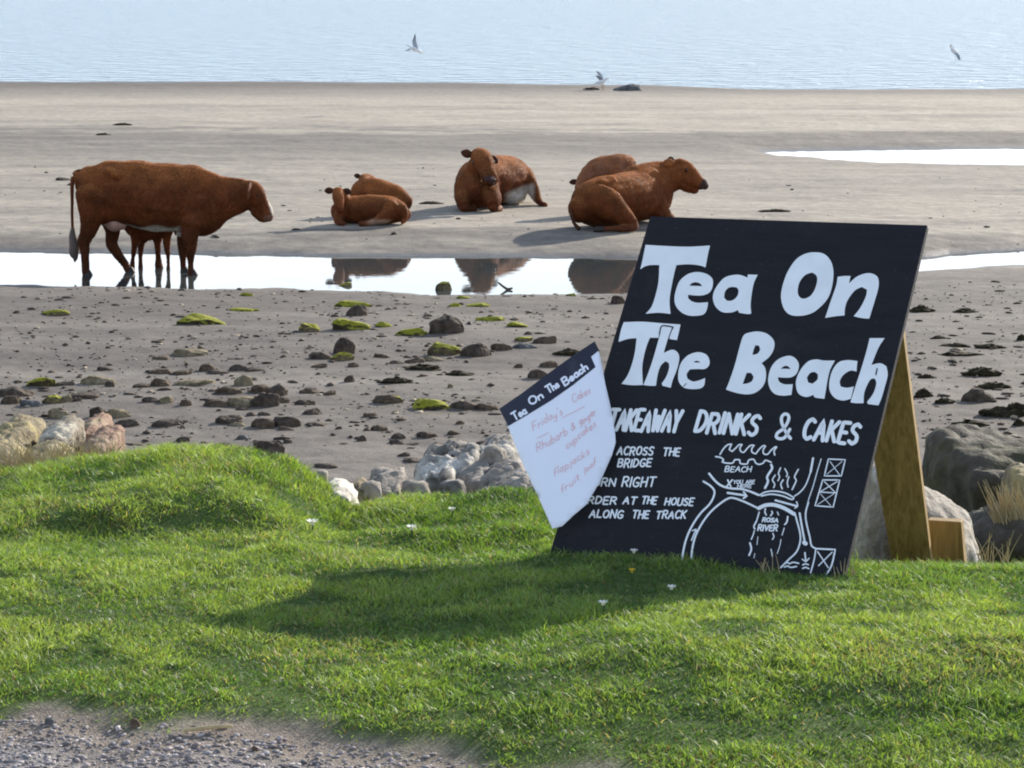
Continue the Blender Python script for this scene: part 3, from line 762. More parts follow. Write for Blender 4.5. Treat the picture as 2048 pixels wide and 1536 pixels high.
# ------------------------------------------------------------------ the sign
CORN = [Vector((0.413, 8.94, 3.181)), Vector((1.197, 8.616, 3.184)), Vector((0.892, 7.868, 2.324)), Vector((0.108, 8.192, 2.320))]  # TL TR BR BL
BO = CORN[3]
BU = (CORN[2] - CORN[3]).normalized()
BV = CORN[0] - CORN[3]; BV = (BV - BU * BV.dot(BU)).normalized()
BN = BU.cross(BV).normalized()                        # towards the viewer
if BN.y > 0: BN = -BN
BW, BH = (CORN[2] - CORN[3]).length, (CORN[0] - CORN[3]).length
def on_board(px, py, lift=0.0):
    r = ray(px, py); o_ = Vector((0, 0, CAMZ))
    t = (BO + BN * lift - o_).dot(BN) / r.dot(BN)
    return o_ + r * t
def smooth_poly(pts, closed, sub=4, corner=50):
    """Catmull-Rom through the points, keeping sharp corners"""
    n = len(pts); P = [Vector((p[0], p[1])) for p in pts]
    def iscorner(i_):
        if not closed and i_ in (0, n - 1): return True
        a, b, c = P[i_ - 1], P[i_], P[(i_ + 1) % n]
        d1, d2 = b - a, c - b
        if d1.length < 1e-9 or d2.length < 1e-9: return True
        return abs(math.degrees(d1.angle(d2))) > corner
    out = []
    for i_ in range(n if closed else n - 1):
        p1, p2 = P[i_], P[(i_ + 1) % n]
        p0 = P[i_ - 1] if not iscorner(i_) else p1 - (p2 - p1) * 0.6
        p3 = P[(i_ + 2) % n] if not iscorner((i_ + 1) % n) else p2 + (p2 - p1) * 0.6
        for s in range(sub):
            t = s / sub
            out.append(0.5 * ((2 * p1) + (p2 - p0) * t + (2 * p0 - 5 * p1 + 4 * p2 - p3) * t * t + (3 * p1 - p0 - 3 * p2 + p3) * t ** 3))
    if not closed: out.append(P[-1])
    return out
def stroke_poly(pts, wd, sub=4):
    q_ = smooth_poly(pts, False, sub, 75)
    qq = [q_[0]]
    for p in q_[1:]:
        if (p - qq[-1]).length > 1e-6: qq.append(p)
    q_ = qq
    if len(q_) < 2: q_ = [q_[0], q_[0] + Vector((0.01, 0))]
    t0 = (q_[0] - q_[1]).normalized(); t1 = (q_[-1] - q_[-2]).normalized()
    ctr = [(q_[0] + t0 * wd * 0.46, 0.35), (q_[0] + t0 * wd * 0.28, 0.8)] + [(p, 1.0) for p in q_] + [(q_[-1] + t1 * wd * 0.28, 0.8), (q_[-1] + t1 * wd * 0.46, 0.35)]
    vs = []
    for i_, (p, s) in enumerate(ctr):
        a = ctr[max(0, i_ - 1)][0]; b = ctr[min(len(ctr) - 1, i_ + 1)][0]
        d = (b - a); d = d.normalized() if d.length > 1e-9 else Vector((1, 0))
        nrm = Vector((-d.y, d.x)) * wd * 0.5 * s
        vs += [p + nrm, p - nrm]
    fs = [(2 * i_, 2 * i_ + 1, 2 * i_ + 3, 2 * i_ + 2) for i_ in range(len(ctr) - 1)]
    return vs, fs
class Paint:
    """collects flat painted shapes given in picture points and lays them on a surface"""
    def __init__(s, place, lift=0.001): s.v, s.f, s.place, s.lift, s.k = [], [], place, lift, 0
    def _add(s, pts, faces):
        b = len(s.v); L = s.lift + s.k * 0.00002; s.k += 1
        s.v += [s.place(p[0], p[1], L) for p in pts]
        s.f += [tuple(b + i_ for i_ in f) for f in faces]
    def poly(s, org, outer, holes=()):
        cv = lambda L: [(org[0] + a / org[2], org[1] + b / org[2]) for a, b in L]
        loops = [smooth_poly(cv(outer), True)] + [smooth_poly(cv(h), True) for h in holes]
        tris = tessellate_polygon([[Vector((p.x, p.y, 0)) for p in L] for L in loops])
        s._add([p for L in loops for p in L], tris)
    def stroke(s, org, pts, wd):
        cv = [(org[0] + a / org[2], org[1] + b / org[2]) for a, b in pts]
        vs, fs = stroke_poly(cv, wd / org[2]); s._add(vs, fs)
    def text(s, org, txt, bl, br, hv, wd, track=0.22, jitter=0.0, seed=0):
        """single-line lettering: baseline from bl to br, up vector hv (all in crop points)"""
        r = random.Random(seed)
        adv = []; x = 0
        for ch in txt:
            g_ = GLYPH.get(ch); wd_ = g_[0] if g_ else 0.45
            adv.append(x); x += wd_ + track
        tot = x - track
        U_ = Vector((br[0] - bl[0], br[1] - bl[1])) / tot; V_ = Vector(hv)
        for ch, x0 in zip(txt, adv):
            if ch not in GLYPH: continue
            jy, js = r.uniform(-1, 1) * jitter, 1 + r.uniform(-1, 1) * jitter
            for st_ in GLYPH[ch][1]:
                s.stroke(org, [(bl[0] + U_.x * (x0 + a) + V_.x * (b * js + jy), bl[1] + U_.y * (x0 + a) + V_.y * (b * js + jy)) for a, b in st_], wd)
    def build(s, name, mat, parent):
        inv = parent.matrix_world.inverted() if parent else None
        vs = [v - parent.location for v in s.v] if parent else s.v
        return mesh_obj(name, vs, s.f, mat, parent)
GLYPH = {
 'A': (.62, [[(0,0),(.31,1),(.62,0)],[(.12,.36),(.5,.36)]]), 'B': (.55, [[(0,0),(0,1)],[(0,1),(.35,1),(.48,.78),(.35,.55),(0,.53)],[(0,.53),(.4,.5),(.55,.27),(.4,.02),(0,0)]]),
 'C': (.55, [[(.55,.88),(.35,1),(.1,.85),(0,.5),(.1,.15),(.33,0),(.55,.12)]]), 'D': (.55, [[(0,0),(0,1)],[(0,1),(.3,.95),(.52,.7),(.52,.35),(.3,.05),(0,0)]]),
 'E': (.48, [[(.48,1),(0,1),(0,0),(.48,0)],[(0,.52),(.4,.52)]]), 'G': (.58, [[(.55,.88),(.33,1),(.1,.85),(0,.5),(.1,.12),(.35,0),(.56,.15),(.56,.42),(.33,.42)]]),
 'H': (.55, [[(0,0),(0,1)],[(.55,0),(.55,1)],[(0,.5),(.55,.5)]]), 'I': (.06, [[(.03,0),(.03,1)]]), 'K': (.55, [[(0,0),(0,1)],[(.52,1),(.03,.45)],[(.15,.57),(.55,0)]]),
 'L': (.46, [[(0,1),(0,0),(.46,0)]]), 'N': (.58, [[(0,0),(0,1)],[(0,1),(.58,0)],[(.58,0),(.58,1)]]), 'M': (.7, [[(0,0),(.05,1)],[(.05,1),(.35,.3)],[(.35,.3),(.65,1)],[(.65,1),(.7,0)]]),
 'O': (.6, [[(.3,1),(.08,.85),(0,.5),(.08,.15),(.3,0),(.52,.15),(.6,.5),(.52,.85),(.31,1)]]), 'R': (.55, [[(0,0),(0,1)],[(0,1),(.38,1),(.52,.77),(.38,.53),(0,.48)],[(.25,.5),(.55,0)]]),
 'S': (.5, [[(.5,.88),(.3,1),(.06,.88),(.05,.65),(.42,.42),(.47,.15),(.25,0),(0,.12)]]), 'T': (.6, [[(0,1),(.6,1)],[(.3,1),(.3,0)]]),
 'U': (.55, [[(0,1),(0,.25),(.12,.02),(.4,.02),(.55,.25),(.55,1)]]), 'V': (.58, [[(0,1),(.29,0),(.58,1)]]), 'W': (.8, [[(0,1),(.2,0)],[(.2,0),(.4,.7)],[(.4,.7),(.6,0)],[(.6,0),(.8,1)]]),
 'X': (.55, [[(0,1),(.55,0)],[(.55,1),(0,0)]]), 'Y': (.58, [[(0,1),(.29,.45)],[(.58,1),(.29,.45)],[(.29,.45),(.29,0)]]), 'F': (.46, [[(.46,1),(0,1),(0,0)],[(0,.52),(.38,.52)]]),
 'a': (.4, [[(.38,.45),(.2,.52),(.03,.35),(.03,.12),(.17,0),(.34,.12),(.38,.45)],[(.38,.48),(.36,.1),(.43,0)]]), 'b': (.4, [[(.02,1),(.02,0)],[(.02,.35),(.2,.5),(.38,.35),(.36,.1),(.18,0),(.02,.1)]]),
 'c': (.36, [[(.36,.42),(.2,.5),(.04,.38),(.03,.12),(.18,0),(.36,.1)]]), 'd': (.4, [[(.38,.4),(.2,.5),(.03,.35),(.03,.12),(.17,0),(.38,.14)],[(.4,1),(.38,0)]]),
 'e': (.38, [[(.04,.26),(.36,.3),(.3,.47),(.15,.5),(.03,.32),(.06,.07),(.2,0),(.37,.1)]]), 'f': (.3, [[(.34,.95),(.2,1),(.13,.8),(.1,0)],[(0,.5),(.28,.5)]]),
 'g': (.4, [[(.36,.42),(.2,.5),(.04,.35),(.05,.12),(.2,.03),(.36,.15)],[(.38,.5),(.36,-.2),(.2,-.35),(.03,-.25)]]), 'h': (.4, [[(.03,1),(.02,0)],[(.02,.3),(.2,.5),(.36,.4),(.38,0)]]),
 'i': (.08, [[(.04,.5),(.04,0)],[(.05,.72),(.05,.76)]]), 'j': (.15, [[(.13,.5),(.1,-.25),(0,-.35)]]), 'k': (.36, [[(.03,1),(.02,0)],[(.34,.5),(.04,.22)],[(.12,.28),(.36,0)]]),
 'l': (.08, [[(.05,1),(.03,0)]]), 'n': (.4, [[(.02,.5),(.02,0)],[(.02,.3),(.2,.5),(.36,.4),(.38,0)]]), 'o': (.4, [[(.2,.5),(.05,.4),(.02,.2),(.12,.02),(.3,.03),(.39,.25),(.32,.45),(.21,.5)]]),
 'p': (.4, [[(.02,.5),(.02,-.35)],[(.02,.35),(.2,.5),(.38,.35),(.36,.1),(.18,0),(.02,.1)]]), 'r': (.3, [[(.02,.5),(.02,0)],[(.02,.28),(.15,.48),(.3,.45)]]),
 's': (.32, [[(.3,.42),(.15,.5),(.04,.38),(.28,.2),(.24,.02),(.0,.06)]]), 't': (.3, [[(.12,.85),(.1,.1),(.2,0),(.3,.06)],[(0,.5),(.28,.5)]]), 'u': (.4, [[(.02,.5),(.03,.1),(.17,0),(.36,.15)],[(.37,.5),(.38,0)]]),
 'y': (.38, [[(.02,.5),(.05,.2),(.2,.1),(.34,.25)],[(.37,.5),(.32,-.2),(.15,-.35),(.0,-.25)]]), "'": (.06, [[(.05,1),(.02,.82)]]),
 '&': (.6, [[(.6,.05),(.2,.65),(.15,.85),(.27,1),(.38,.85),(.3,.65),(.05,.4),(0,.2),(.15,0),(.4,.08),(.58,.4)]]),
}
sign = empty('a_board_sign', (BO + BU * BW / 2))
tag(sign, 'black hand-painted tea sign with white lettering leaning back on the grass', 'sign')
def obox(o0, ux, uy, uz, sx, sy, sz, bevel=0.002):
    """box from corner o0 along three unit axes; returns bevelled verts/faces"""
    bm = bmesh.new()
    vs = [bm.verts.new(o0 + ux * (sx * a) + uy * (sy * b) + uz * (sz * c)) for a in (0, 1) for b in (0, 1) for c in (0, 1)]
    for f in ((0, 1, 3, 2), (4, 6, 7, 5), (0, 4, 5, 1), (2, 3, 7, 6), (0, 2, 6, 4), (1, 5, 7, 3)): bm.faces.new([vs[k] for k in f])
    bmesh.ops.recalc_face_normals(bm, faces=bm.faces)
    if bevel: bmesh.ops.bevel(bm, geom=bm.edges[:], offset=bevel, segments=2, affect='EDGES', profile=0.6)
    bm.verts.index_update()
    v = [p.co.copy() for p in bm.verts]; f = [[q_.index for q_ in p.verts] for p in bm.faces]; bm.free(); return v, f
def sign_part(name, vf, mat, smooth_=False):
    return mesh_obj(name, [p - sign.location for p in vf[0]], vf[1], mat, sign, smooth_)
TH = 0.022
sign_part('board', obox(BO - BV * 0.06, BU, BV, -BN, BW, BH + 0.06, TH, 0.003), M['board'])
cA, cB, cC, cD, cE, cF = (1220,470,6.4), (1530,470,6.4), (1200,620,6.4), (1430,620,5.689), (1160,800,6.4), (1460,800,6.4)
cG, cM = (1340,940,5.689), (1320,860,3.103)
p = Paint(on_board)
p.poly(cA, [(455,125),(700,140),(1000,150),(1280,135),(1255,240),(1222,415),(1150,390),(1000,375),(850,385),(820,500),(780,700),(762,850),(775,1010),(620,995),(455,1008),(530,920),(580,780),(620,600),(632,385),(520,385),(440,405),(388,440),(420,300)])
p.poly(cA, [(1140,475),(1240,500),(1310,560),(1315,650),(1280,730),(1200,770),(1100,775),(1000,765),(1000,810),(1050,850),(1130,868),(1255,860),(1240,950),(1190,1020),(1040,1035),(930,1000),(850,920),(825,830),(840,720),(890,590),(980,510),(1060,480)], [[(1015,650),(1050,615),(1100,605),(1150,620),(1182,655),(1100,652)]])
p.poly(cA, [(1890,510),(1840,620),(1810,780),(1800,900),(1808,1005),(1760,1012),(1650,995),(1640,960),(1560,990),(1450,990),(1370,940),(1325,860),(1320,760),(1370,650),(1460,550),(1560,515),(1660,510),(1760,545),(1765,505)], [[(1560,665),(1620,670),(1645,710),(1630,780),(1570,835),(1500,840),(1460,800),(1470,730),(1510,680)]])
p.poly(cB, [(660,222),(760,245),(840,330),(875,460),(865,620),(820,780),(730,900),(600,1000),(450,1035),(320,1020),(240,940),(205,800),(225,650),(290,470),(400,310),(530,235)], [[(600,480),(650,510),(670,570),(640,690),(580,780),(500,815),(440,790),(418,720),(440,610),(510,515)]])
p.poly(cB, [(930,535),(1010,525),(1095,525),(1075,620),(1180,530),(1310,488),(1400,505),(1450,560),(1450,680),(1390,890),(1335,1070),(1250,1065),(1135,1040),(1220,930),(1290,790),(1305,700),(1240,665),(1150,710),(1060,830),(1025,930),(1018,1030),(900,1040),(770,1062),(840,850),(910,650)])
p.poly(cC, [(305,155),(550,150),(800,170),(1030,185),(1010,280),(985,385),(890,370),(880,358),(640,355),(600,450),(560,600),(540,750),(550,960),(400,962),(275,945),(350,840),(410,690),(450,520),(468,360),(360,370),(250,405),(240,390),(270,250)])
p.poly(cC, [(1270,540),(1360,570),(1400,640),(1395,710),(1340,755),(1250,755),(1150,760),(1110,820),(1120,880),(1190,915),(1270,900),(1345,870),(1335,960),(1280,1005),(1160,1012),(1070,990),(1010,920),(1000,820),(1030,690),(1100,600),(1180,555)], [[(1195,665),(1240,650),(1290,668),(1240,674)]])
p.poly(cD, [(325,290),(400,255),(500,245),(600,275),(670,350),(670,440),(620,530),(530,605),(570,660),(580,760),(550,860),(470,935),(370,960),(250,945),(125,905),(170,790),(230,610),(280,420)], [[(460,400),(500,405),(515,450),(485,495),(425,512),(440,450)], [(360,715),(410,715),(440,760),(420,810),(370,835),(315,842),(340,770)]])
p.poly(cD, [(840,520),(920,555),(955,630),(930,720),(870,765),(790,770),(715,765),(730,815),(790,845),(885,845),(870,965),(780,975),(680,955),(620,880),(605,780),(640,650),(720,560)], [[(745,668),(790,638),(830,640),(860,670)]])
p.poly(cD, [(1365,575),(1310,680),(1280,800),(1260,920),(1245,1010),(1140,995),(1120,965),(1040,990),(960,960),(925,890),(925,790),(980,670),(1060,585),(1150,562),(1240,575)], [[(1130,705),(1170,730),(1165,790),(1110,838),(1060,825),(1045,770),(1080,720)]])
p.poly(cD, [(1620,580),(1610,700),(1540,690),(1460,740),(1420,810),(1430,870),(1500,885),(1580,870),(1545,1010),(1460,1030),(1370,1005),(1310,930),(1300,830),(1330,700),(1400,600),(1500,570)])
p.poly(cD, [(1760,320),(1930,320),(1860,430),(1780,625),(1880,605),(1950,640),(1965,740),(1930,880),(1895,1000),(1860,1085),(1740,1070),(1730,1045),(1800,950),(1835,840),(1820,780),(1770,790),(1720,880),(1695,960),(1690,1060),(1600,1060),(1540,1050),(1600,860),(1660,680),(1720,480)])
p.build('painted_title', M['white'], sign)
p = Paint(on_board, 0.0016)
p.stroke(cC, [(758,352),(782,214),(860,205),(937,220),(912,262),(878,352)], 17)
p.build('letter_outline', M['board'], sign)
for c_, pts, wd in ((cC, [(1070,975),(1105,940)], 10), (cD, [(1845,668),(1830,735)], 16)):
    p = Paint(on_board, 0.0016); p.stroke(c_, pts, wd); p.build('paint_gap', M['board'], sign)
p = Paint(on_board, 0.0020)
p.poly(cC, [(792,232),(918,232),(868,370),(815,550),(920,508),(990,540),(1015,620),(985,760),(930,900),(905,995),(800,970),(790,940),(850,850),(885,740),(880,680),(840,655),(780,710),(740,820),(715,970),(630,970),(555,960),(620,800),(690,590),(752,370)])
p.build('painted_title', M['white'], sign)
p = Paint(on_board)
p.text(cE, 'TAKEAWAY', (350,383), (1245,405), (70,-262), 47, 0.20, 0.03, 1)
p.text(cE, 'DRINKS', (1470,405), (2245,452), (72,-250), 48, 0.24, 0.03, 2)
p.stroke(cF, [(775,492),(720,420),(665,300),(662,220),(700,180),(745,195),(748,260),(690,360),(610,420),(590,470),(625,495),(700,480),(765,375)], 40)
p.text(cF, 'CAKES', (925,490), (1605,562), (75,-255), 50, 0.26, 0.03, 3)
p.build('painted_subtitle', M['white'], sign)
for k, (t_, bl, br, hv) in enumerate([('ACROSS', (470,703), (925,704), (22,-98)), ('THE', (1060,708), (1265,714), (22,-95)), ('BRIDGE', (480,858), (900,855), (22,-100)),
        ('TURN', (70,1098), (440,1102), (22,-98)), ('RIGHT', (535,1108), (950,1100), (28,-115)), ('ORDER', (-10,1328), (455,1330), (22,-90)), ('AT', (548,1330), (710,1332), (24,-90)),
        ('THE', (785,1330), (970,1330), (24,-90)), ('HOUSE', (1085,1338), (1440,1350), (24,-90)), ('ALONG', (118,1503), (540,1508), (24,-95)), ('THE', (665,1508), (870,1510), (24,-95)), ('TRACK', (970,1513), (1345,1510), (24,-95))]):
    if k in (0, 3, 5): p = Paint(on_board)
    p.text(cE, t_, bl, br, hv, 20.5, 0.24, 0.06, 20 + k)
    if k in (2, 4, 11): p.build('painted_direction', M['white'], sign)
p = Paint(on_board)
S_ = p.stroke
for pts, wd in [([(135,1075),(150,930),(190,770),(260,620),(350,490),(440,400),(490,320),(505,240),(460,180),(380,130)], 22), ([(250,1070),(245,960),(280,780),(350,630),(450,490),(560,390),(660,325),(730,320),(830,355),(930,400),(1010,440)], 22),
        ([(445,40),(520,130),(600,185),(700,210),(800,215),(900,240),(1010,285)], 24), ([(1020,285),(1090,250),(1200,240),(1320,265),(1410,315),(1385,335),(1280,295),(1150,275),(1040,295)], 17), ([(655,260),(860,290)], 24), ([(838,250),(875,297),(835,322)], 20),
        ([(1200,345),(1440,410)], 22), ([(1440,362),(1452,410),(1420,433)], 15), ([(1010,435),(1090,400),(1190,398),(1300,435),(1410,500)], 42), ([(1420,490),(1450,600),(1480,720),(1480,820),(1440,930),(1350,1020),(1260,1110)], 19),
        ([(1475,490),(1500,640),(1530,800)], 22), ([(1525,825),(1545,838)], 46), ([(1575,370),(1545,480),(1550,590),(1590,760),(1610,860),(1660,895)], 19), ([(1660,895),(1880,905),(1840,1080),(1780,1190)], 19), ([(1660,895),(1640,1020),(1600,1170)], 16),
        ([(1680,930),(1800,1110)], 13), ([(1845,935),(1690,1090)], 13), ([(1535,940),(1545,1040)], 18), ([(1505,1015),(1545,1045),(1582,1005)], 14), ([(1015,480),(985,580)], 15), ([(985,580),(955,640),(965,670)], 18), ([(960,690),(945,740),(925,790)], 13), ([(910,830),(925,900),(900,970)], 20),
        ([(1340,530),(1330,590),(1305,620)], 18), ([(1300,660),(1275,740)], 11), ([(1262,790),(1250,860),(1220,950)], 9), ([(1085,440),(1080,480),(1095,512)], 17), ([(1158,470),(1165,490),(1145,520)], 17), ([(1222,478),(1235,512)], 13),
        ([(1170,720),(1182,760),(1165,790)], 13), ([(1000,760),(990,850)], 8), ([(1150,900),(1165,985)], 11), ([(965,950),(955,1000)], 8), ([(245,800),(290,690)], 14), ([(255,690),(298,672),(300,720)], 13),
        ([(1310,1065),(1335,1050),(1360,1066),(1400,1050),(1465,1062)], 16), ([(1300,1105),(1340,1092),(1370,1108),(1440,1098)], 16), ([(1510,1080),(1540,1068),(1575,1078)], 16), ([(1510,1120),(1540,1108),(1580,1122)], 16)]:
    S_(cG, pts, wd)
for pts, wd in [([(372,152),(395,115),(420,92),(445,88),(436,105),(430,122),(448,133),(470,112),(490,92),(510,90),(497,110),(500,130),(520,138),(545,110),(565,95),(585,95),(570,115),(572,138),(595,148),(615,120),(640,98),(655,100),(640,125),(645,148),(668,150),(690,125),(715,105),(725,105),(708,130),(712,155)], 9),
        ([(345,165),(375,170),(395,185),(385,198),(410,205),(450,205),(465,185),(495,185),(500,208),(540,210),(550,188),(580,182),(595,205),(615,213),(640,205),(655,188),(690,200)], 9), ([(690,215),(695,240),(665,290),(670,320),(652,360)], 14),
        ([(715,280),(698,310),(712,335),(705,358)], 8), ([(748,235),(735,270),(742,290),(732,315)], 8), ([(775,240),(790,270),(785,290)], 8), ([(765,310),(750,335),(758,365)], 9), ([(800,290),(790,325),(795,355)], 8), ([(858,245),(835,290),(845,315),(820,370)], 9),
        ([(950,175),(935,260)], 13), ([(935,260),(905,340),(870,385),(835,410)], 8), ([(1000,180),(975,260),(950,350),(920,440),(905,520),(905,560)], 6), ([(1045,180),(1150,185),(1125,285),(1020,285),(1045,180)], 8), ([(1055,195),(1115,280)], 5), ([(1130,195),(1035,275)], 4),
        ([(1010,310),(1115,310),(1075,478),(962,470),(1010,310)], 8), ([(990,385),(1090,390)], 7), ([(1020,320),(1085,385)], 6), ([(1100,320),(1000,380)], 6), ([(995,395),(1060,470)], 4), ([(1080,395),(975,465)], 4)]:
    S_(cM, pts, wd)
p.text(cM, 'BEACH', (402,258), (562,260), (8,-32), 7, 0.2, 0.05, 40)
p.text(cM, 'X', (412,352), (440,352), (8,-42), 10, 0.2, 0, 41)
p.text(cM, 'YOU ARE', (455,333), (585,333), (4,-22), 5.5, 0.2, 0.05, 42)
p.text(cM, 'HERE', (480,357), (565,359), (4,-20), 5.5, 0.2, 0.05, 43)
p.text(cG, 'ROSA', (1050,588), (1225,592), (12,-45), 15, 0.2, 0.05, 44)
p.text(cG, 'RIVER', (1000,685), (1215,690), (14,-66), 17, 0.24, 0.08, 45)
p.build('painted_map', M['white'], sign)

# strut and foot behind the board
def plank(px4, ys_, thick, mat, name):
    """plank with front face through four picture points at given distances, thickness away from the viewer"""
    P = [at_y(a, b, y_) for (a, b), y_ in zip(px4, ys_)]     # TL TR BR BL
    nrm = (P[1] - P[0]).cross(P[3] - P[0]).normalized()
    if nrm.y < 0: nrm = -nrm
    bm = bmesh.new()
    a = [bm.verts.new(q_) for q_ in P]; b = [bm.verts.new(q_ + nrm * thick) for q_ in P]
    bm.faces.new(a); bm.faces.new(b[::-1])
    for k in range(4): bm.faces.new((a[k], b[k], b[(k + 1) % 4], a[(k + 1) % 4]))
    bmesh.ops.recalc_face_normals(bm, faces=bm.faces)
    bmesh.ops.bevel(bm, geom=bm.edges[:], offset=0.0025, segments=2, affect='EDGES', profile=0.6)
    bm.verts.index_update()
    vf = ([q_.co.copy() for q_ in bm.verts], [[v.index for v in f.verts] for f in bm.faces]); bm.free()
    return sign_part(name, vf, mat)
plank([(1700,640),(1803,640),(1866,1150),(1788,1150)], [8.66, 8.62, 8.80, 8.84], 0.035, M['wood'], 'strut')
plank([(1855,1040),(1922,1044),(1931,1150),(1863,1150)], [8.93, 8.90, 8.90, 8.93], 0.045, M['wood'], 'foot_block')

# ------------------------------------------------------------------ paper menu clipped to the board's edge
cH = (990, 680, 3.84)
def paper_at(px, py, lift=0.0):
    q_ = on_board(px, py, 0.0)
    hx, hy = (px - cH[0]) * cH[2], (py - cH[1]) * cH[2]
    s = (hx - 30) / 900.0; t = hy / 1440.0
    bul = 0.035 + 0.05 * math.sin(max(0, min(1, s)) * math.pi) + 0.03 * math.sin(3.0 * t + 1.5 * s) + 0.05 * max(0, 0.5 - s)
    r = ray(px, py)
    return q_ - r.normalized() * (bul + lift)
outline = [(35,530),(95,655),(150,800),(230,990),(330,1200),(440,1450),(515,1430),(600,1350),(700,1265),(770,1150),(830,1040),(900,880),(927,790),(920,690),(885,500),(845,330),(826,215),(800,100),(765,12),(600,120),(400,265),(200,415)]
def in_poly(x, y, P):
    c = False
    for k in range(len(P)):
        x1, y1 = P[k]; x2, y2 = P[k - 1]
        if (y1 > y) != (y2 > y) and x < (x2 - x1) * (y - y1) / (y2 - y1) + x1: c = not c
    return c
def sheet_patch(org, out, step, lift, place):
    """fill an outline with a triangulated grid that follows a curved surface"""
    bm = bmesh.new()
    vs = [bm.verts.new((a, b, 0)) for a, b in out]
    bm.faces.new(vs)
    bmesh.ops.triangulate(bm, faces=bm.faces)
    for k in range(2, 40):
        c = k * step
        for ax, nrm in (((c, 0, 0), (1, 0, 0)), ((0, c, 0), (0, 1, 0))):
            bmesh.ops.bisect_plane(bm, geom=bm.verts[:] + bm.edges[:] + bm.faces[:], plane_co=ax, plane_no=nrm)
    bmesh.ops.triangulate(bm, faces=bm.faces)
    bm.verts.index_update()
    v = [place(org[0] + q_.co.x / org[2], org[1] + q_.co.y / org[2], lift) for q_ in bm.verts]
    f = [[q_.index for q_ in p_.verts] for p_ in bm.faces]; bm.free()
    return v, f
pap = empty('paper_menu', paper_at(1190, 700))
tag(pap, 'white laminated paper menu with red handwriting flapping off the sign\'s edge', 'paper notice')
v_, f_ = sheet_patch(cH, outline, 60, 0.0, paper_at)
sh = mesh_obj('sheet', [q_ - pap.location for q_ in v_], f_, M['paper'], pap, True)
md = sh.modifiers.new('thickness', 'SOLIDIFY'); md.thickness = 0.0012; md.offset = 0
v_, f_ = sheet_patch(cH, [(32,528),(100,662),(250,575),(430,465),(600,345),(772,208),(738,128),(800,78),(765,10),(600,118),(400,263),(200,413)], 60, 0.0014, paper_at)
mesh_obj('header_band', [q_ - pap.location for q_ in v_], f_, M['ink'], pap, True)
p = Paint(paper_at, 0.0024)
p.text(cH, 'Tea', (150,618), (245,560), (-28,-52), 14, 0.14, 0.02, 50)
p.text(cH, 'On', (278,500), (372,440), (-28,-50), 14, 0.14, 0.02, 51)
p.text(cH, 'The', (412,410), (495,358), (-28,-50), 14, 0.14, 0.02, 52)
p.text(cH, 'Beach', (538,352), (715,222), (-28,-50), 15, 0.14, 0.02, 53)
p.build('header_lettering', M['paper'], pap)
for k, (t_, bl, br, hv) in enumerate([("Friday's", (295,695), (520,565), (-10,-62)), ('Cakes', (600,485), (735,405), (-10,-62)), ('Rhubarb', (325,865), (555,720), (-8,-66)), ('& ginger', (590,700), (775,570), (-8,-60)),
        ('cupcakes', (550,840), (775,660), (-6,-62)), ('flapjacks', (455,1050), (725,875), (-6,-62)), ('fruit', (510,1172), (650,1075), (-6,-58)), ('loaf', (690,1030), (775,955), (-4,-50))]):
    if k in (0, 2, 5, 6): p = Paint(paper_at, 0.0018)
    p.text(cH, t_, bl, br, hv, 4.6, 0.16, 0.10, 60 + k)
    if k == 1: p.stroke(cH, [(325,755),(410,712)], 4); p.stroke(cH, [(515,598),(690,508)], 4)
    if k in (1, 4, 5, 7): p.build('handwritten_line', M['red'], pap)

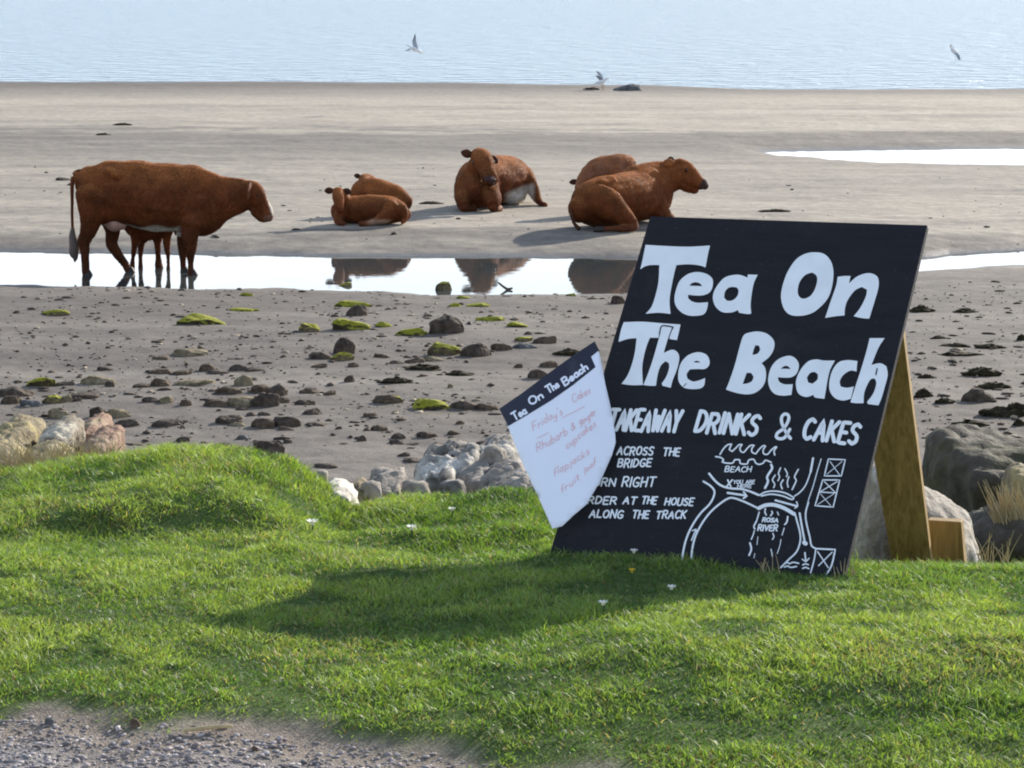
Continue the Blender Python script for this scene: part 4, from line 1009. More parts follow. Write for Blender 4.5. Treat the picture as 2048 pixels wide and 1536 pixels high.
# ------------------------------------------------------------------ cattle
def sweep(path, seg=20, dens=4):
    """tube with elliptical cross-section along a path of (x,y,z,side_radius,vertical_radius)"""
    P = [Vector(q_[:3]) for q_ in path]; Rr = [(q_[3], q_[4] if len(q_) > 4 else q_[3]) for q_ in path]
    flat = len(path[0]) > 5; n = len(P); C = []
    def cr(a, b, c, d, t): return 0.5 * ((2 * b) + (c - a) * t + (2 * a - 5 * b + 4 * c - d) * t * t + (3 * b - a - 3 * c + d) * t ** 3)
    for i_ in range(n - 1):
        i0, i3 = max(0, i_ - 1), min(n - 1, i_ + 2)
        for s in range(dens):
            t = s / dens
            C.append((cr(P[i0], P[i_], P[i_ + 1], P[i3], t), max(0.003, cr(Rr[i0][0], Rr[i_][0], Rr[i_ + 1][0], Rr[i3][0], t)), max(0.003, cr(Rr[i0][1], Rr[i_][1], Rr[i_ + 1][1], Rr[i3][1], t))))
    C.append((P[-1], *Rr[-1]))
    t0 = (C[0][0] - C[1][0]).normalized(); t1 = (C[-1][0] - C[-2][0]).normalized()
    cap0 = [(C[0][0] + t0 * math.sin(a) * min(C[0][1:]) * 0.9, C[0][1] * math.cos(a), C[0][2] * math.cos(a)) for a in (1.45, 1.1, 0.6)]
    cap1 = [(C[-1][0] + t1 * math.sin(a) * min(C[-1][1:]) * 0.9, C[-1][1] * math.cos(a), C[-1][2] * math.cos(a)) for a in (0.6, 1.1, 1.45)]
    C = cap0 + C + cap1
    vs, fs = [], []; ref = Vector((0, 0, 1))
    for i_, (c, rs, rv) in enumerate(C):
        t = (C[min(i_ + 1, len(C) - 1)][0] - C[max(0, i_ - 1)][0]).normalized()
        up = ref
        if flat: t = Vector((t.x, t.y, 0)).normalized()
        if abs(t.dot(up)) > 0.9: up = Vector((1, 0, 0)) if abs(t.x) < 0.9 else Vector((0, 1, 0))
        sd = t.cross(up).normalized(); vt = sd.cross(t).normalized()
        for k in range(seg):
            a = 2 * math.pi * k / seg
            vs.append(c + sd * (math.cos(a) * rs) + vt * (math.sin(a) * rv))
    for i_ in range(len(C) - 1):
        for k in range(seg):
            a, b = i_ * seg + k, i_ * seg + (k + 1) % seg
            fs.append((a, b, b + seg, a + seg))
    fs.append(tuple(range(seg))[::-1]); fs.append(tuple(range((len(C) - 1) * seg, len(C) * seg)))
    return vs, fs
RED = (0.135, 0.037, 0.011); WHT = (0.62, 0.57, 0.50); DRK = (0.060, 0.019, 0.008); ORG = (0.28, 0.090, 0.025)  # ORG and DRK also put sunlit tops and shaded parts into the coats
def body(root, sweeps, voxel, colour, smooth_it=2, name='body'):
    vs, fs = [], []
    for sw in sweeps:
        v, f = sweep(sw); b = len(vs); vs += v; fs += [tuple(b + k for k in q_) for q_ in f]
    me = bpy.data.meshes.new('tmp'); me.from_pydata([tuple(q_) for q_ in vs], [], fs); me.update()
    o = bpy.data.objects.new('tmp', me); COL.objects.link(o)
    m = o.modifiers.new('r', 'REMESH'); m.mode = 'VOXEL'; m.voxel_size = voxel
    m = o.modifiers.new('s', 'SMOOTH'); m.iterations = smooth_it; m.factor = 0.5
    dg = bpy.context.evaluated_depsgraph_get()
    me2 = bpy.data.meshes.new_from_object(o.evaluated_get(dg))
    bpy.data.objects.remove(o); bpy.data.meshes.remove(me)
    n = len(me2.vertices); c = np.zeros(n * 3); me2.vertices.foreach_get('co', c); c = c.reshape(-1, 3)
    for k in range(n):      # soft muscle and hide unevenness
        q_ = Vector(c[k]); d_ = noise.noise(q_ * 4.5 + root.location) * 0.016 + noise.noise(q_ * 11) * 0.004
        c[k] += np.array(me2.vertices[k].normal) * d_
    me2.vertices.foreach_set('co', c.ravel())
    me2.polygons.foreach_set('use_smooth', [True] * len(me2.polygons))
    color_attr(me2, np.array([colour(q_) for q_ in c]))
    me2.materials.clear(); me2.materials.append(M['coat']); me2.update()
    me2.name = name
    b = bpy.data.objects.new(name, me2); COL.objects.link(b); b.parent = root
    # shaggy coat: short flat hairs lying back along the body
    rr = random.Random(len(c)); cols = [colour(q_) for q_ in c]; hv, hf, hc = [], [], []
    area = n * voxel * voxel; nh = int(area * 6500)
    for _ in range(nh):
        k = rr.randrange(n); p0 = Vector(c[k]); nn = me2.vertices[k].normal
        if p0.z < 0.10: continue
        flow = Vector((-0.5 + rr.uniform(-.5, .5), rr.uniform(-.5, .5), -0.6 + rr.uniform(-.4, .4)))
        d_ = (flow - nn * flow.dot(nn)).normalized() * 0.8 + nn * rr.uniform(0.08, 0.32)
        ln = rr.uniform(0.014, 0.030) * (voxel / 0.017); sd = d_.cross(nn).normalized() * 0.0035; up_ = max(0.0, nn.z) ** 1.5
        i0 = len(hv); hv += [p0 - sd, p0 + sd, p0 + d_ * ln]; hf.append((i0, i0 + 1, i0 + 2))
        m_ = rr.uniform(0.6, 1.5) * (1 + 0.5 * noise.noise(p0 * 7)); hc += [tuple(min(.8, x_ * m_) for x_ in mixc(cols[k], (0.58, 0.25, 0.08), 0.85 * up_ if cols[k][2] < .2 else 0))] * 3  # upward-facing hairs tinted gold: sunlight on the back painted into the colour
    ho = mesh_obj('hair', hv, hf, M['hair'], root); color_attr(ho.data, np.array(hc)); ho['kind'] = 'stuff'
    return b
def part(root, name, sw, mat, seg=14, tint=None):
    v, f = sweep(sw, seg, 3)
    o = mesh_obj(name, v, f, mat, root, True)
    if tint is not None: color_attr(o.data, np.array([tint] * len(v)))
    return o
def ear(root, p0, d, ln=0.17, wd=0.055, tint=None):
    p0 = Vector(p0); d = Vector(d).normalized()
    pts = [(0, .45, .5), (.3, .5, .95), (.6, .4, 1.0), (.85, .3, .65), (1.0, .12, .2)]
    return part(root, 'ear', [(*(p0 + d * ln * t), wd * a * 0.7, wd * b) for t, a, b in pts], M['coat'], 12, tint or DRK)
def eye(root, p_, r_=0.018): return part(root, 'eye', [(p_[0], p_[1] - r_, p_[2], r_ * .5), (p_[0], p_[1], p_[2], r_), (p_[0], p_[1] + r_, p_[2], r_ * .5)], M['eye'], 10)
def cow_root(name, loc, label, cat, grp, rz=0): 
    o = empty(name, loc, rz); return tag(o, label, cat, grp)
def ss(a, b, x): return float(smooth(a, b, x))
def mixc(a, b, t): return tuple(x * (1 - t) + y * t for x, y in zip(a, b))

# --- standing cow in the pool (local x towards the head, picture crop 4 scale)
def c4(cx, cz): return ((cx - 700) / 684.0, (1095 - cz) / 684.0)
pos = at_z(100 + 700 / 4.096, 280 + 1095 / 4.096, 0.0)
cow = cow_root('cow', (pos.x, pos.y, -0.015), 'red-brown cow with white face standing in the tide pool', 'cow', 'cattle on the beach')
def trunk_ring(cx, top, bot, hw, y=0.0):
    x, zt = c4(cx, top); zb = c4(cx, bot)[1]; return (x, y, (zt + zb) / 2, hw, (zt - zb) / 2, 1)
trunk = [trunk_ring(*a) for a in [(252,255,440,.12),(300,206,600,.20),(390,182,670,.235),(480,152,680,.265),(620,154,680,.28),(760,150,716,.325),(900,166,736,.34),(1050,182,736,.315),(1170,182,756,.28),(1250,200,776,.24),(1330,238,758,.195),(1410,272,700,.165),(1490,288,630,.14),(1580,300,590,.125),(1650,320,560,.11)]]
def pt(cx, cz, y, r1, r2=None): x, z = c4(cx, cz); return (x, y, z, r1, r2 if r2 else r1)
headp = [pt(1640,392,0,.10,.13), pt(1680,422,0,.120,.14), pt(1725,480,0,.115,.115), pt(1765,540,0,.095,.098), pt(1795,588,0,.09,.085), pt(1803,610,0,.08,.068)]
legs = [
 [pt(1180,620,-.17,.10,.13), pt(1170,740,-.17,.095,.115), pt(1170,850,-.165,.066,.076), pt(1168,915,-.16,.054,.058), pt(1170,960,-.16,.045,.046), pt(1172,1020,-.16,.041), pt(1176,1055,-.16,.048), pt(1180,1090,-.16,.05,.056)],
 [pt(1110,640,.17,.09,.12), pt(1095,740,.17,.08,.09), pt(1086,850,.165,.060,.07), pt(1084,915,.16,.052,.054), pt(1084,1000,.16,.040), pt(1086,1050,.16,.046), pt(1092,1088,.16,.046,.05)],
 [pt(400,430,-.16,.15,.24), pt(370,580,-.17,.12,.17), pt(345,680,-.16,.085,.115), pt(308,770,-.15,.07,.09), pt(290,805,-.15,.06,.074), pt(298,870,-.15,.052,.058), pt(302,960,-.15,.046,.05), pt(304,1040,-.15,.052), pt(314,1088,-.15,.05,.056)],
 [pt(470,470,.16,.14,.22), pt(490,620,.17,.11,.16), pt(500,740,.16,.08,.095), pt(490,820,.15,.06,.08), pt(500,865,.15,.062,.072), pt(550,940,.15,.052,.056), pt(600,1010,.15,.046,.05), pt(618,1050,.15,.05), pt(640,1082,.15,.046,.05)],
]
extra = [[pt(1190,640,-.12,.17,.2), pt(1230,470,-.14,.13,.17)], [pt(1190,640,.12,.17,.2), pt(1230,470,.14,.13,.17)], [pt(500,235,-.17,.06,.06), pt(590,262,-.22,.06,.06)], [pt(500,235,.17,.06,.06), pt(590,262,.22,.06,.06)], [pt(1700,560,0,.07,.08), pt(1750,612,0,.065,.06), pt(1778,630,0,.055,.04)]]
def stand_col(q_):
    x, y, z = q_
    c = mixc(RED, ORG, ss(1.0, 1.32, z) * 0.6)  # sunlit back painted in as a warmer coat colour
    c = mixc(c, DRK, ss(0.80, 0.35, z) * 0.7)  # shade on lower body and legs painted in as darker coat
    xb = (x * 684 + 700)
    bel = ss(0.625, 0.575, z + 0.015 * math.sin(x * 17)) * ss(560, 640, xb) * ss(1110, 1050, xb) * (1 if z > 0.46 else 0)
    c = mixc(c, WHT, bel)
    # white blaze on the front of the face
    fx = (1752 - 700) / 684 + (0.98 - z) * 0.30
    bl = ss(fx + 0.035, fx + 0.065, x) * ss(1.15, 1.05, z) * ss(0.66, 0.72, z) * ss(0.085, 0.05, abs(y))
    c = mixc(c, WHT, bl)
    if xb > 1770 and z < 0.73: c = mixc(c, (0.2, 0.11, 0.08), 0.7)
    return c
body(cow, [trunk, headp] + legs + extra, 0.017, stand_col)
part(cow, 'udder', [pt(490,640,0,.10,.09), pt(540,660,0,.15,.115), pt(590,670,0,.11,.08)], M['skin'], 18)
tl = part(cow, 'tail', [pt(290,245,0,.03,.04), pt(225,252,0,.032), pt(195,320,0,.026), pt(190,480,0,.020), pt(187,620,0,.018), pt(190,740,0,.02)], M['coat'], 12, RED)
tf = part(tl, 'tail_tuft', [pt(190,705,0,.022), pt(188,770,0,.042,.045), pt(200,850,0,.060,.062), pt(196,915,0,.055,.06), pt(205,955,0,.03,.035), pt(200,985,0,.01)], M['tuft'], 12)
ear(cow, (c4(1662,338)[0], -.10, c4(1662,338)[1]), (-0.12, -0.5, -0.8), 0.20, 0.065, RED)
ear(cow, (c4(1662,338)[0], .10, c4(1662,338)[1]), (-0.12, 0.7, -0.6), 0.19, 0.06, RED)
eye(cow, (c4(1722,430)[0], -.098, c4(1722,430)[1])); eye(cow, (c4(1722,430)[0], .098, c4(1722,430)[1]))
for (cx, yy_) in ((1186,-.16),(1094,.16),(316,-.15),(642,.15)):
    part(cow, 'hoof', [pt(cx - 2, 1062, yy_, .045,.05), pt(cx + 4, 1090, yy_, .055,.062), pt(cx + 6, 1104, yy_, .05,.058)], M['hoof'], 12)

# --- calf suckling on the far side
calf = cow_root('calf', (pos.x, pos.y + 0.55, -0.015), 'small calf suckling behind the standing cow, only legs and belly showing', 'calf', 'cattle on the beach')
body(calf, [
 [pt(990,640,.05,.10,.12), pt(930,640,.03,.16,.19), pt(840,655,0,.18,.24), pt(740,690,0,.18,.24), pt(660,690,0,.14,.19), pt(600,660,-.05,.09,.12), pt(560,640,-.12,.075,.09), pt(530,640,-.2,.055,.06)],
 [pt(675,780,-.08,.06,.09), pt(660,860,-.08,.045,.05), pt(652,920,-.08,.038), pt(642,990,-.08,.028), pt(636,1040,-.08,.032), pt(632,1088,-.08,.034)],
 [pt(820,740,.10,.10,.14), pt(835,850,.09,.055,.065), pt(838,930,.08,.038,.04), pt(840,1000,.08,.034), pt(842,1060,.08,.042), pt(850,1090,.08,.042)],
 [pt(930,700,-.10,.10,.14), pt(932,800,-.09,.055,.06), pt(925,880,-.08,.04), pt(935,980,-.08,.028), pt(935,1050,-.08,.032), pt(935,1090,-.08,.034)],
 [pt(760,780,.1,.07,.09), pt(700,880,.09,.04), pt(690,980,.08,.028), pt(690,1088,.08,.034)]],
 0.016, lambda q_: mixc(RED, DRK, ss(0.35, 0.1, q_[2]) * 0.6))  # shade on the lower legs painted into the coat colour
part(calf, 'tail', [pt(1000,640,.0,.02), pt(1015,700,.0,.018), pt(1000,770,0,.03), pt(995,800,0,.01)], M['tuft'], 10)

# --- middle lying cow, facing the viewer
pos = at_z(620 + 1400 / 4.096, 280 + 622 / 4.096, 0.10)
cz_ = float(sand_h(pos.x, pos.y + .3))
mc = cow_root('cow', (pos.x, pos.y + 0.15, cz_ - 0.01), 'red-brown cow lying head-on to the camera, head turned right', 'cow', 'cattle on the beach')
K = 566 / 560.0
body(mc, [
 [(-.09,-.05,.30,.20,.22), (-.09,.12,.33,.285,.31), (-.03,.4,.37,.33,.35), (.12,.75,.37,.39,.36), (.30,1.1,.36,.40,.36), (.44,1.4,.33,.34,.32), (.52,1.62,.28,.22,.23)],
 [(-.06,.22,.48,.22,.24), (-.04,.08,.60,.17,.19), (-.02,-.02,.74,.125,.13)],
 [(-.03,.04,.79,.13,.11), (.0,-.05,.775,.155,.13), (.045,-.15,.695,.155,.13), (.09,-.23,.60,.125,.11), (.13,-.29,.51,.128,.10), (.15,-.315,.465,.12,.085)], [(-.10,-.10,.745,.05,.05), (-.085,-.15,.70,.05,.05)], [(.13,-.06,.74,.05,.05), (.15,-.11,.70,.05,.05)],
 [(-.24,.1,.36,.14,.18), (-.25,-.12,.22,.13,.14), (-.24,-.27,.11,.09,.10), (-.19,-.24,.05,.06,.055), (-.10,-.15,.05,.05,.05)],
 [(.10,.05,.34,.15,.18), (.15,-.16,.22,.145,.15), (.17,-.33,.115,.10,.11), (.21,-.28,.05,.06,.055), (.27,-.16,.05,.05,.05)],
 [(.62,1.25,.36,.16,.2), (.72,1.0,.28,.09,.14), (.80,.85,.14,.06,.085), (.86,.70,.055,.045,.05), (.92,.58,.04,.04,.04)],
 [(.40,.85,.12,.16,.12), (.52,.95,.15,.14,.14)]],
 0.017, lambda q_: mixc(mixc(mixc(RED, ORG, ss(.45, .72, q_[2]) * .7), DRK, ss(.1, -.3, q_[1]) * .4), WHT,  # sunlit top and shaded front painted into the coat, plus real white patch
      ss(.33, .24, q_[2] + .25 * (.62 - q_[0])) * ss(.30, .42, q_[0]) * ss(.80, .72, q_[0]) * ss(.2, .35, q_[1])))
ear(mc, (-.12, -.01, .80), (-1, -.1, .28), 0.17, 0.06); ear(mc, (.12, -.0, .78), (.8, .3, -.6), 0.16, 0.055)
part(mc, 'muzzle', [(.125,-.35,.505,.10,.05), (.145,-.375,.475,.105,.055), (.16,-.38,.44,.09,.04)], M['nose'], 14)
for nx_ in (.09, .19): part(mc, 'nostril', [(nx_,-.415,.49,.014), (nx_ + .005,-.425,.475,.018), (nx_ + .01,-.42,.46,.012)], M['eye'], 8)
eye(mc, (-.105, -.18, .71), 0.022); eye(mc, (.18, -.13, .71), 0.022)
part(mc, 'tail', [(.62,1.6,.3,.03), (.72,1.45,.2,.025), (.8,1.3,.08,.02)], M['coat'], 10, RED)

# --- right lying cow, rump towards the viewer, partly behind the sign
pos = at_z(1080 + 650 / 5.12, 280 + 972 / 5.12, 0.10)
cz_ = float(sand_h(pos.x, pos.y + .3))
rc = cow_root('cow', (pos.x, pos.y + 0.2, cz_ - 0.01), 'red-brown cow lying half behind the sign, head raised to the right', 'cow', 'cattle on the beach')
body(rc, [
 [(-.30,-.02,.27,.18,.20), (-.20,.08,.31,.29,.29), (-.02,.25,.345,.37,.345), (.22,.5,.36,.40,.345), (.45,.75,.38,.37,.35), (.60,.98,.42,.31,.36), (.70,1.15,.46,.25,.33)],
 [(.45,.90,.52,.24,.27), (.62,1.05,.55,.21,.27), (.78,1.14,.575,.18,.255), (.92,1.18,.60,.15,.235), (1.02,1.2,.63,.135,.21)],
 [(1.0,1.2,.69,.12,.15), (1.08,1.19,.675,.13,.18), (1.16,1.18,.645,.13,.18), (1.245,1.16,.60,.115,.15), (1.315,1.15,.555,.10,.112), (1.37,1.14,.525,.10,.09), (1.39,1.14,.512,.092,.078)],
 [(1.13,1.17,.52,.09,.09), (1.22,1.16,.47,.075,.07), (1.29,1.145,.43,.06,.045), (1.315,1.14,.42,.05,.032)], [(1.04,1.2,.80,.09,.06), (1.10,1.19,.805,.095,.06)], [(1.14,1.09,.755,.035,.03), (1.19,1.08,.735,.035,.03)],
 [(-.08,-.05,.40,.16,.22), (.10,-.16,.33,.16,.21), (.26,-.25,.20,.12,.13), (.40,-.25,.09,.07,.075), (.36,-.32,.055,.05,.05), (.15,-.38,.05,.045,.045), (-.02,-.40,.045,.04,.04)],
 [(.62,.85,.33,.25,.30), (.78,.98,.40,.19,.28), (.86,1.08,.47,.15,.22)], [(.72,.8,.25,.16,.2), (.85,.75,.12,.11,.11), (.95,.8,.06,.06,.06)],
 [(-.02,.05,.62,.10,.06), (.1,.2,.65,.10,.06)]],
 0.017, lambda q_: mixc(mixc(RED, ORG, ss(.42, .7, q_[2]) * .55), DRK, ss(.25, .0, q_[2]) * .5))  # sunlit top and shaded underside painted into the coat colour
ear(rc, (1.0, 1.09, .815), (-.9, -.4, .02), 0.17, 0.055, ORG); ear(rc, (1.02, 1.3, .82), (-.5, .8, .1), 0.17, 0.05)
part(rc, 'muzzle', [(1.372,1.14,.525,.10,.086), (1.41,1.14,.508,.098,.078), (1.432,1.14,.492,.075,.055)], M['nose'], 14)
eye(rc, (1.17, 1.05, .715), 0.022)
part(rc, 'tail', [(-.36,-.05,.36,.03), (-.42,-.12,.25,.025), (-.40,-.2,.12,.022), (-.33,-.25,.04,.03)], M['coat'], 10, DRK)
part(rc, 'hoof', [(-.02,-.40,.045,.04), (-.09,-.41,.04,.045), (-.12,-.41,.035,.03)], M['hoof'], 10)

# --- three calves lying or standing behind
pos = at_z(620 + 450 / 4.096, 280 + 738 / 4.096, 0.10)
cz_ = float(sand_h(pos.x, pos.y + .1))
cf = cow_root('calf', (pos.x, pos.y + 0.18, cz_ - 0.008), 'calf lying in front of another calf, head up at the left', 'calf', 'cattle on the beach')
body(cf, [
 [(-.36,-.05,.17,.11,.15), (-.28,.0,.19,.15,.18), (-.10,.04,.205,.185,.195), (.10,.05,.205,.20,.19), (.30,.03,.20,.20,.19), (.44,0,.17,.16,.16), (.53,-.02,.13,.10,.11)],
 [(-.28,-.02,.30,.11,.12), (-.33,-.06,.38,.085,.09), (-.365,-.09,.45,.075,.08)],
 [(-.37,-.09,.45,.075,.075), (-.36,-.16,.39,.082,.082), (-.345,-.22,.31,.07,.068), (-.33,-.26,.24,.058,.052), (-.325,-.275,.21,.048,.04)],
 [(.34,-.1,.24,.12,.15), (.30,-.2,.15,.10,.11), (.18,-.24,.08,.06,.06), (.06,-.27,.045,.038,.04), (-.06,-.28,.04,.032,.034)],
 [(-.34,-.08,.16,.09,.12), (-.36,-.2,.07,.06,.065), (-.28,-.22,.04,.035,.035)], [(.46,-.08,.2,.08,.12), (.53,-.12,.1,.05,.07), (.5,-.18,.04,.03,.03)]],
 0.014, lambda q_: mixc(mixc(RED, ORG, ss(.2, .42, q_[2]) * .6), (0.42, 0.27, 0.18), ss(.12, .07, q_[2]) * ss(0., .12, q_[0]) * ss(.4, .3, q_[0]) * .7))  # sunlit top painted into the coat, plus the real cream patch
ear(cf, (-.43, -.07, .47), (-1, .0, -.02), 0.12, 0.045, DRK); ear(cf, (-.30, -.07, .47), (1, .2, -.25), 0.12, 0.045, DRK)
eye(cf, (-.415, -.185, .40), 0.014)
pos = at_z(620 + 560 / 4.096, 444, 0.10)
cz_ = float(sand_h(pos.x, pos.y + .1))
cb = cow_root('calf', (pos.x, pos.y + 0.3, cz_ - 0.008), 'calf curled up behind the lying calf, face turned away', 'calf', 'cattle on the beach')
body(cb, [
 [(-.30,-.02,.24,.10,.16), (-.22,.02,.29,.16,.22), (-.05,.05,.28,.20,.22), (.12,.05,.255,.20,.20), (.26,.02,.21,.17,.17), (.36,0,.16,.12,.13)],
 [(-.22,.05,.42,.10,.11), (-.21,.2,.48,.08,.08), (-.15,.32,.47,.08,.075), (-.08,.4,.40,.06,.06)],
 [(-.25,-.08,.18,.08,.1), (-.28,-.16,.06,.05,.05)], [(.25,-.1,.18,.1,.13), (.2,-.18,.06,.05,.05), (.05,-.2,.04,.03,.03)]],
 0.014, lambda q_: mixc(DRK, ORG, ss(.1, .45, q_[2]) * .5 + .3))  # coat painted lighter upward to imitate the sunlit top
ear(cb, (-.27, .18, .52), (-.7, -.1, .15), 0.09, 0.035)
pos = at_z(1080 + 650 / 5.12, 436, 0.10)
cz_ = float(sand_h(pos.x, pos.y + .2))
cs = cow_root('calf', (pos.x, pos.y, cz_ - 0.008), 'paler calf behind the cow beside the sign, head lowered left', 'calf', 'cattle on the beach')
body(cs, [
 [(-.22,-.08,.56,.11,.14), (-.12,-.02,.58,.17,.2), (.06,.1,.60,.20,.22), (.22,.2,.625,.19,.205), (.34,.27,.62,.15,.18), (.41,.3,.58,.09,.12)],
 [(-.18,-.06,.58,.12,.14), (-.27,-.14,.50,.095,.11), (-.32,-.2,.43,.075,.085)],
 [(-.315,-.2,.45,.075,.075), (-.335,-.27,.38,.078,.075), (-.355,-.32,.30,.062,.058), (-.365,-.35,.24,.05,.045)],
 [(-.14,-.1,.45,.07,.1), (-.14,-.12,.28,.04,.045), (-.14,-.12,.13,.03), (-.14,-.12,.0,.035)], [(-.06,.1,.45,.07,.1), (-.06,.1,.28,.04,.045), (-.06,.1,.13,.03), (-.06,.1,.0,.035)],
 [(.32,.14,.5,.1,.16), (.34,.14,.3,.05,.06), (.36,.14,.16,.035), (.34,.14,.0,.035)], [(.34,.34,.5,.1,.16), (.36,.34,.3,.05,.06), (.38,.34,.16,.035), (.36,.34,.0,.035)]],
 0.014, lambda q_: mixc(mixc(RED, ORG, .45), WHT, .06 + .05 * noise.noise(Vector(q_) * 9)))
ear(cs, (-.37, -.18, .47), (-1, -.1, -.12), 0.12, 0.04, DRK); ear(cs, (-.25, -.24, .47), (.8, -.4, .1), 0.11, 0.04, ORG)

# ------------------------------------------------------------------ gulls and the rock at the water's edge
GW, GG, GB = (0.75, 0.75, 0.75), (0.33, 0.35, 0.38), (0.03, 0.03, 0.035)
def wing(root, p0, p1, p2, ch0, tint):
    """two-segment feathered wing with thickness"""
    vs, fs = [], []
    P = [Vector(p0), Vector(p1), Vector(p2)]
    ch = [ch0, ch0 * 0.85, ch0 * 0.12]; th = [0.012, 0.009, 0.003]
    cols = []
    for k in range(3):
        d = Vector((0.9, -0.1, 0.0)).normalized()
        for a, zz in ((-.5, 0), (0.5, 0)):
            for s in (1, -1):
                vs.append(P[k] + d * ch[k] * a + Vector((0, s * th[k], 0))); cols.append(tint if k < 2 else GB)
    for k in range(2):
        b = 4 * k
        for (i0, i1) in ((0, 2), (2, 3), (3, 1), (1, 0)): fs.append((b + i0, b + i1, b + 4 + i1, b + 4 + i0))
    fs += [(0, 1, 3, 2), (8, 10, 11, 9)]
    o = mesh_obj('wing', vs, fs, M['bird'], root); color_attr(o.data, np.array(cols)); return o
def gull(loc, label, wl, wr, tilt, s=1.0):
    g_ = tag(empty('gull', loc), label, 'gull', 'gulls over the water\'s edge')
    ct, st_ = math.cos(tilt), math.sin(tilt)
    def P(x, z): return (x * ct - z * st_, 0, x * st_ + z * ct)
    bd = [(*P(-.22 * s, 0), .02 * s, .012 * s), (*P(-.12 * s, 0), .045 * s), (*P(0, 0), .065 * s), (*P(.11 * s, .01 * s), .05 * s), (*P(.17 * s, .025 * s), .04 * s), (*P(.21 * s, .02 * s), .028 * s)]
    part(g_, 'body', bd, M['bird'], 12, GW)
    part(g_, 'bill', [(*P(.225 * s, .015 * s), .012 * s), (*P(.27 * s, .005 * s), .006 * s)], M['bird'], 8, (0.4, 0.25, 0.03))
    part(g_, 'tail', [(*P(-.20 * s, 0), .03 * s, .01 * s), (*P(-.30 * s, 0), .045 * s, .008 * s)], M['bird'], 8, GB)
    wing(g_, P(0.02 * s, .03 * s), wl[0], wl[1], .15 * s, GG); wing(g_, P(0.02 * s, .02 * s), wr[0], wr[1], .15 * s, GG)
    return g_
gull(at_y(830, 99, 68), 'white gull flying low over the sea, one wing straight up', ((-.02, .1, .18), (.0, .15, .34)), ((-.10, -.1, .02), (-.22, -.12, -.04)), R(-28), 0.72)
gull(at_y(1911, 104, 70), 'grey gull flying low over the sea at the far right', ((-.06, .1, .10), (-.10, .2, .16)), ((.04, -.12, -.08), (.06, -.2, -.18)), R(125), 0.75)
gp = at_z(1203, 187, 0.05)
gz = float(sand_h(gp.x, gp.y))
gl = gull((gp.x, gp.y, gz + 0.22), 'gull standing on the shoreline with raised wings beside the dark rock', ((-.04, .1, .17), (-.12, .14, .26)), ((-.08, -.1, .12), (-.16, -.14, .16)), R(20), 0.8)
for dx in (-.01, .03):
    part(gl, 'leg', [(dx + .02, 0, -.04, .010), (dx + .02, 0, -.23, .008)], M['bird'], 8, (0.35, 0.22, 0.1))
gp = at_z(1258, 188, 0.05); gz = float(sand_h(gp.x, gp.y))
o = stone_mesh('shore_rock', 91, 0.85, 0.5, 0.19, M['stone_g'], 4, 4, 0.12, 0.5); o.location = (gp.x, gp.y + .2, gz - .02)
tag(o, 'dark grey weedy rock lying at the water\'s edge', 'rock')
gp = at_z(1183, 187, 0.05); gz = float(sand_h(gp.x, gp.y))
o = seaweed_mesh('seaweed_clump', 77, 0.42, 0.2, 0.08); o.location = (gp.x, gp.y, gz - .01)
tag(o, 'little strip of weed on the shoreline left of the standing gull', 'seaweed', 'clumps of seaweed on the sand')

# ------------------------------------------------------------------ small things on the turf and in the pool
def lawn_pt(px, py):
    y_ = 8.0
    for _ in range(30):
        q_ = at_y(px, py, y_); zg = float(lawn_h(q_.x, y_)); y_ += (q_.z - zg) * 3.0
        y_ = min(max(y_, 5.0), 9.6)
    q_ = at_y(px, py, y_); return Vector((q_.x, y_, float(lawn_h(q_.x, y_))))
def flower(px, py, label, r_, tint, ctr, up=0.028):
    q_ = lawn_pt(px, py); f_ = tag(empty('flower', q_), label, 'flower', 'small flowers in the turf')
    part(f_, 'stem', [(0, 0, 0, .0012), (.002, 0, up, .0012)], M['grass'], 6, (0.07, 0.13, 0.02))
    vs, fs = [], []
    for k in range(14):
        a = 2 * math.pi * k / 14; ca_, sa_ = math.cos(a), math.sin(a); b = len(vs); zz = up + r_ * (0.35 if k % 2 else 0.15)
        for (d, ww, dz) in ((.15, .06, 0), (.6, .2, .15), (1.0, .12, .3)):
            for s in (-1, 1): vs.append((ca_ * r_ * d - sa_ * ww * r_ * s, sa_ * r_ * d + ca_ * ww * r_ * s, zz + r_ * dz))
        fs += [(b, b + 1, b + 3, b + 2), (b + 2, b + 3, b + 5, b + 4)]
    o = mesh_obj('petals', vs, fs, M['petal'], f_); color_attr(o.data, np.array([tint] * len(vs)))
    part(f_, 'flower_centre', [(0, 0, up - .001, r_ * .35), (0, 0, up + r_ * .3, r_ * .38), (0, 0, up + r_ * .45, r_ * .2)], M['petal'], 10, ctr)
WH, YE = (0.85, 0.83, 0.78), (0.75, 0.5, 0.02)
flower(625, 1066, 'largest white flower, in the dip left of the turf step', .018, WH, (.8, .75, .6))
flower(823, 1076, 'white flower on the turf step in the middle', .015, WH, (.8, .75, .6))
flower(904, 1038, 'pale flower high on the turf near the pale rocks', .012, WH, (.7, .65, .5))
flower(1343, 1198, 'white flower right below the sign in the sun', .012, WH, (.8, .75, .6))
flower(1206, 1230, 'white flower at the lower edge of the sign\'s shadow', .012, WH, (.8, .75, .6))
flower(1268, 1124, 'pale flower against the black foot of the sign', .011, WH, (.7, .65, .5))
flower(1264, 1163, 'single yellow flower in the sign\'s shadow', .010, YE, (.7, .45, .02))
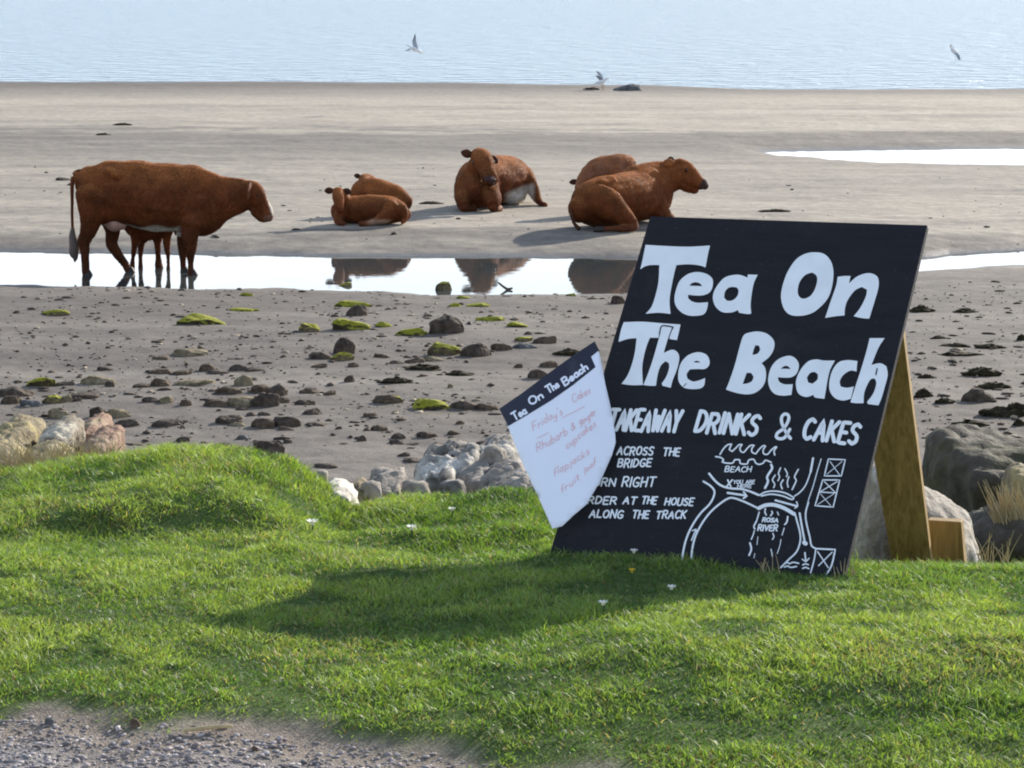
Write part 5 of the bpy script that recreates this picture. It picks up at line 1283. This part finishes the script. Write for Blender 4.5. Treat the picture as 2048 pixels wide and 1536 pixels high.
def stalks(name, px, py, label, n, ht, spread, seed, y_=None, lean=0.5):
    r = random.Random(seed)
    q_ = lawn_pt(px, py) if y_ is None else at_y(px, py, y_)
    vs, fs = [], []
    for k in range(n):
        x0, y0 = r.uniform(-1, 1) * spread, r.uniform(-.5, .5) * spread; a = r.uniform(-1, 1) * lean - 0.15; h_ = ht * r.uniform(.5, 1)
        b = len(vs); wd = .0016 if y_ is None else .0024
        for t in (0, .35, .7, 1.0):
            ww = wd * (1 - t * .7)
            xx_ = x0 + a * h_ * t * t; vs += [(x0 + a * h_ * t ** 1.4 - ww, y0, h_ * t), (x0 + a * h_ * t ** 1.4 + ww, y0 + ww, h_ * t)]
        for t in range(3): fs.append((b + 2 * t, b + 2 * t + 1, b + 2 * t + 3, b + 2 * t + 2))
    o = mesh_obj(name, vs, fs, M['straw'], loc=q_); return tag(o, label, 'dry grass')
stalks('dry_grass_tuft', 1545, 1150, 'thin dry grass stalks standing before the foot of the sign', 9, .07, .035, 1)
stalks('dry_grass_tuft', 1690, 1152, 'dry grass tips at the sign\'s right foot corner', 8, .05, .03, 2)
stalks('dry_grass_tuft', 2035, 1090, 'pale dry grass tuft growing on the right boulder', 220, .22, .06, 3, 9.75, 0.35)
stalks('dry_grass_tuft', 60, 952, 'dry straw tuft among the yellow boulders at the left edge', 130, .12, .10, 5, 9.9, 0.8)
stalks('dry_grass_tuft', 165, 930, 'dry straw tuft below the red rock of the left boulder heap', 120, .09, .10, 6, 10.0, 0.8)
stalks('dry_grass_tuft', 1985, 1125, 'low dry grass beside the dark rock at right', 22, .10, .06, 4, 9.3, 0.8)
q_ = at_z(1010, 580, 0.0)
o = part(None, 'driftwood_stick', [(-.07,0,.09,.012), (-.02,0,.05,.014), (.03,0,.02,.016), (.08,0,.03,.012)], M['stick'], 8); o.location = (q_.x, q_.y, -0.01)
tag(o, 'little dark driftwood stick poking out of the tide pool', 'stick')
q_ = lawn_pt(415, 1468)
o = part(None, 'driftwood_stick', [(-.05,0,.008,.004), (0,0.01,.012,.005), (.05,.01,.015,.004)], M['straw'], 8); o.location = (q_.x, q_.y, q_.z)
tag(o, 'pale stick lying on the gravel verge', 'stick')
for px, py, w_, lab in ((272, 1452, .030, 'dark stone at the turf edge of the gravel'), (100, 1448, .026, 'grey upright stone on the gravel at left'), (510, 1500, .018, 'small reddish stone standing out of the gravel')):
    q_ = lawn_pt(px, py)
    o = stone_mesh('verge_stone', px, w_, w_ * .8, w_ * .65, M['stone_b' if px != 100 else 'stone_g'], 3); o.location = (q_.x, q_.y, q_.z - .002)
    tag(o, lab, 'stone', 'stones on the gravel verge')
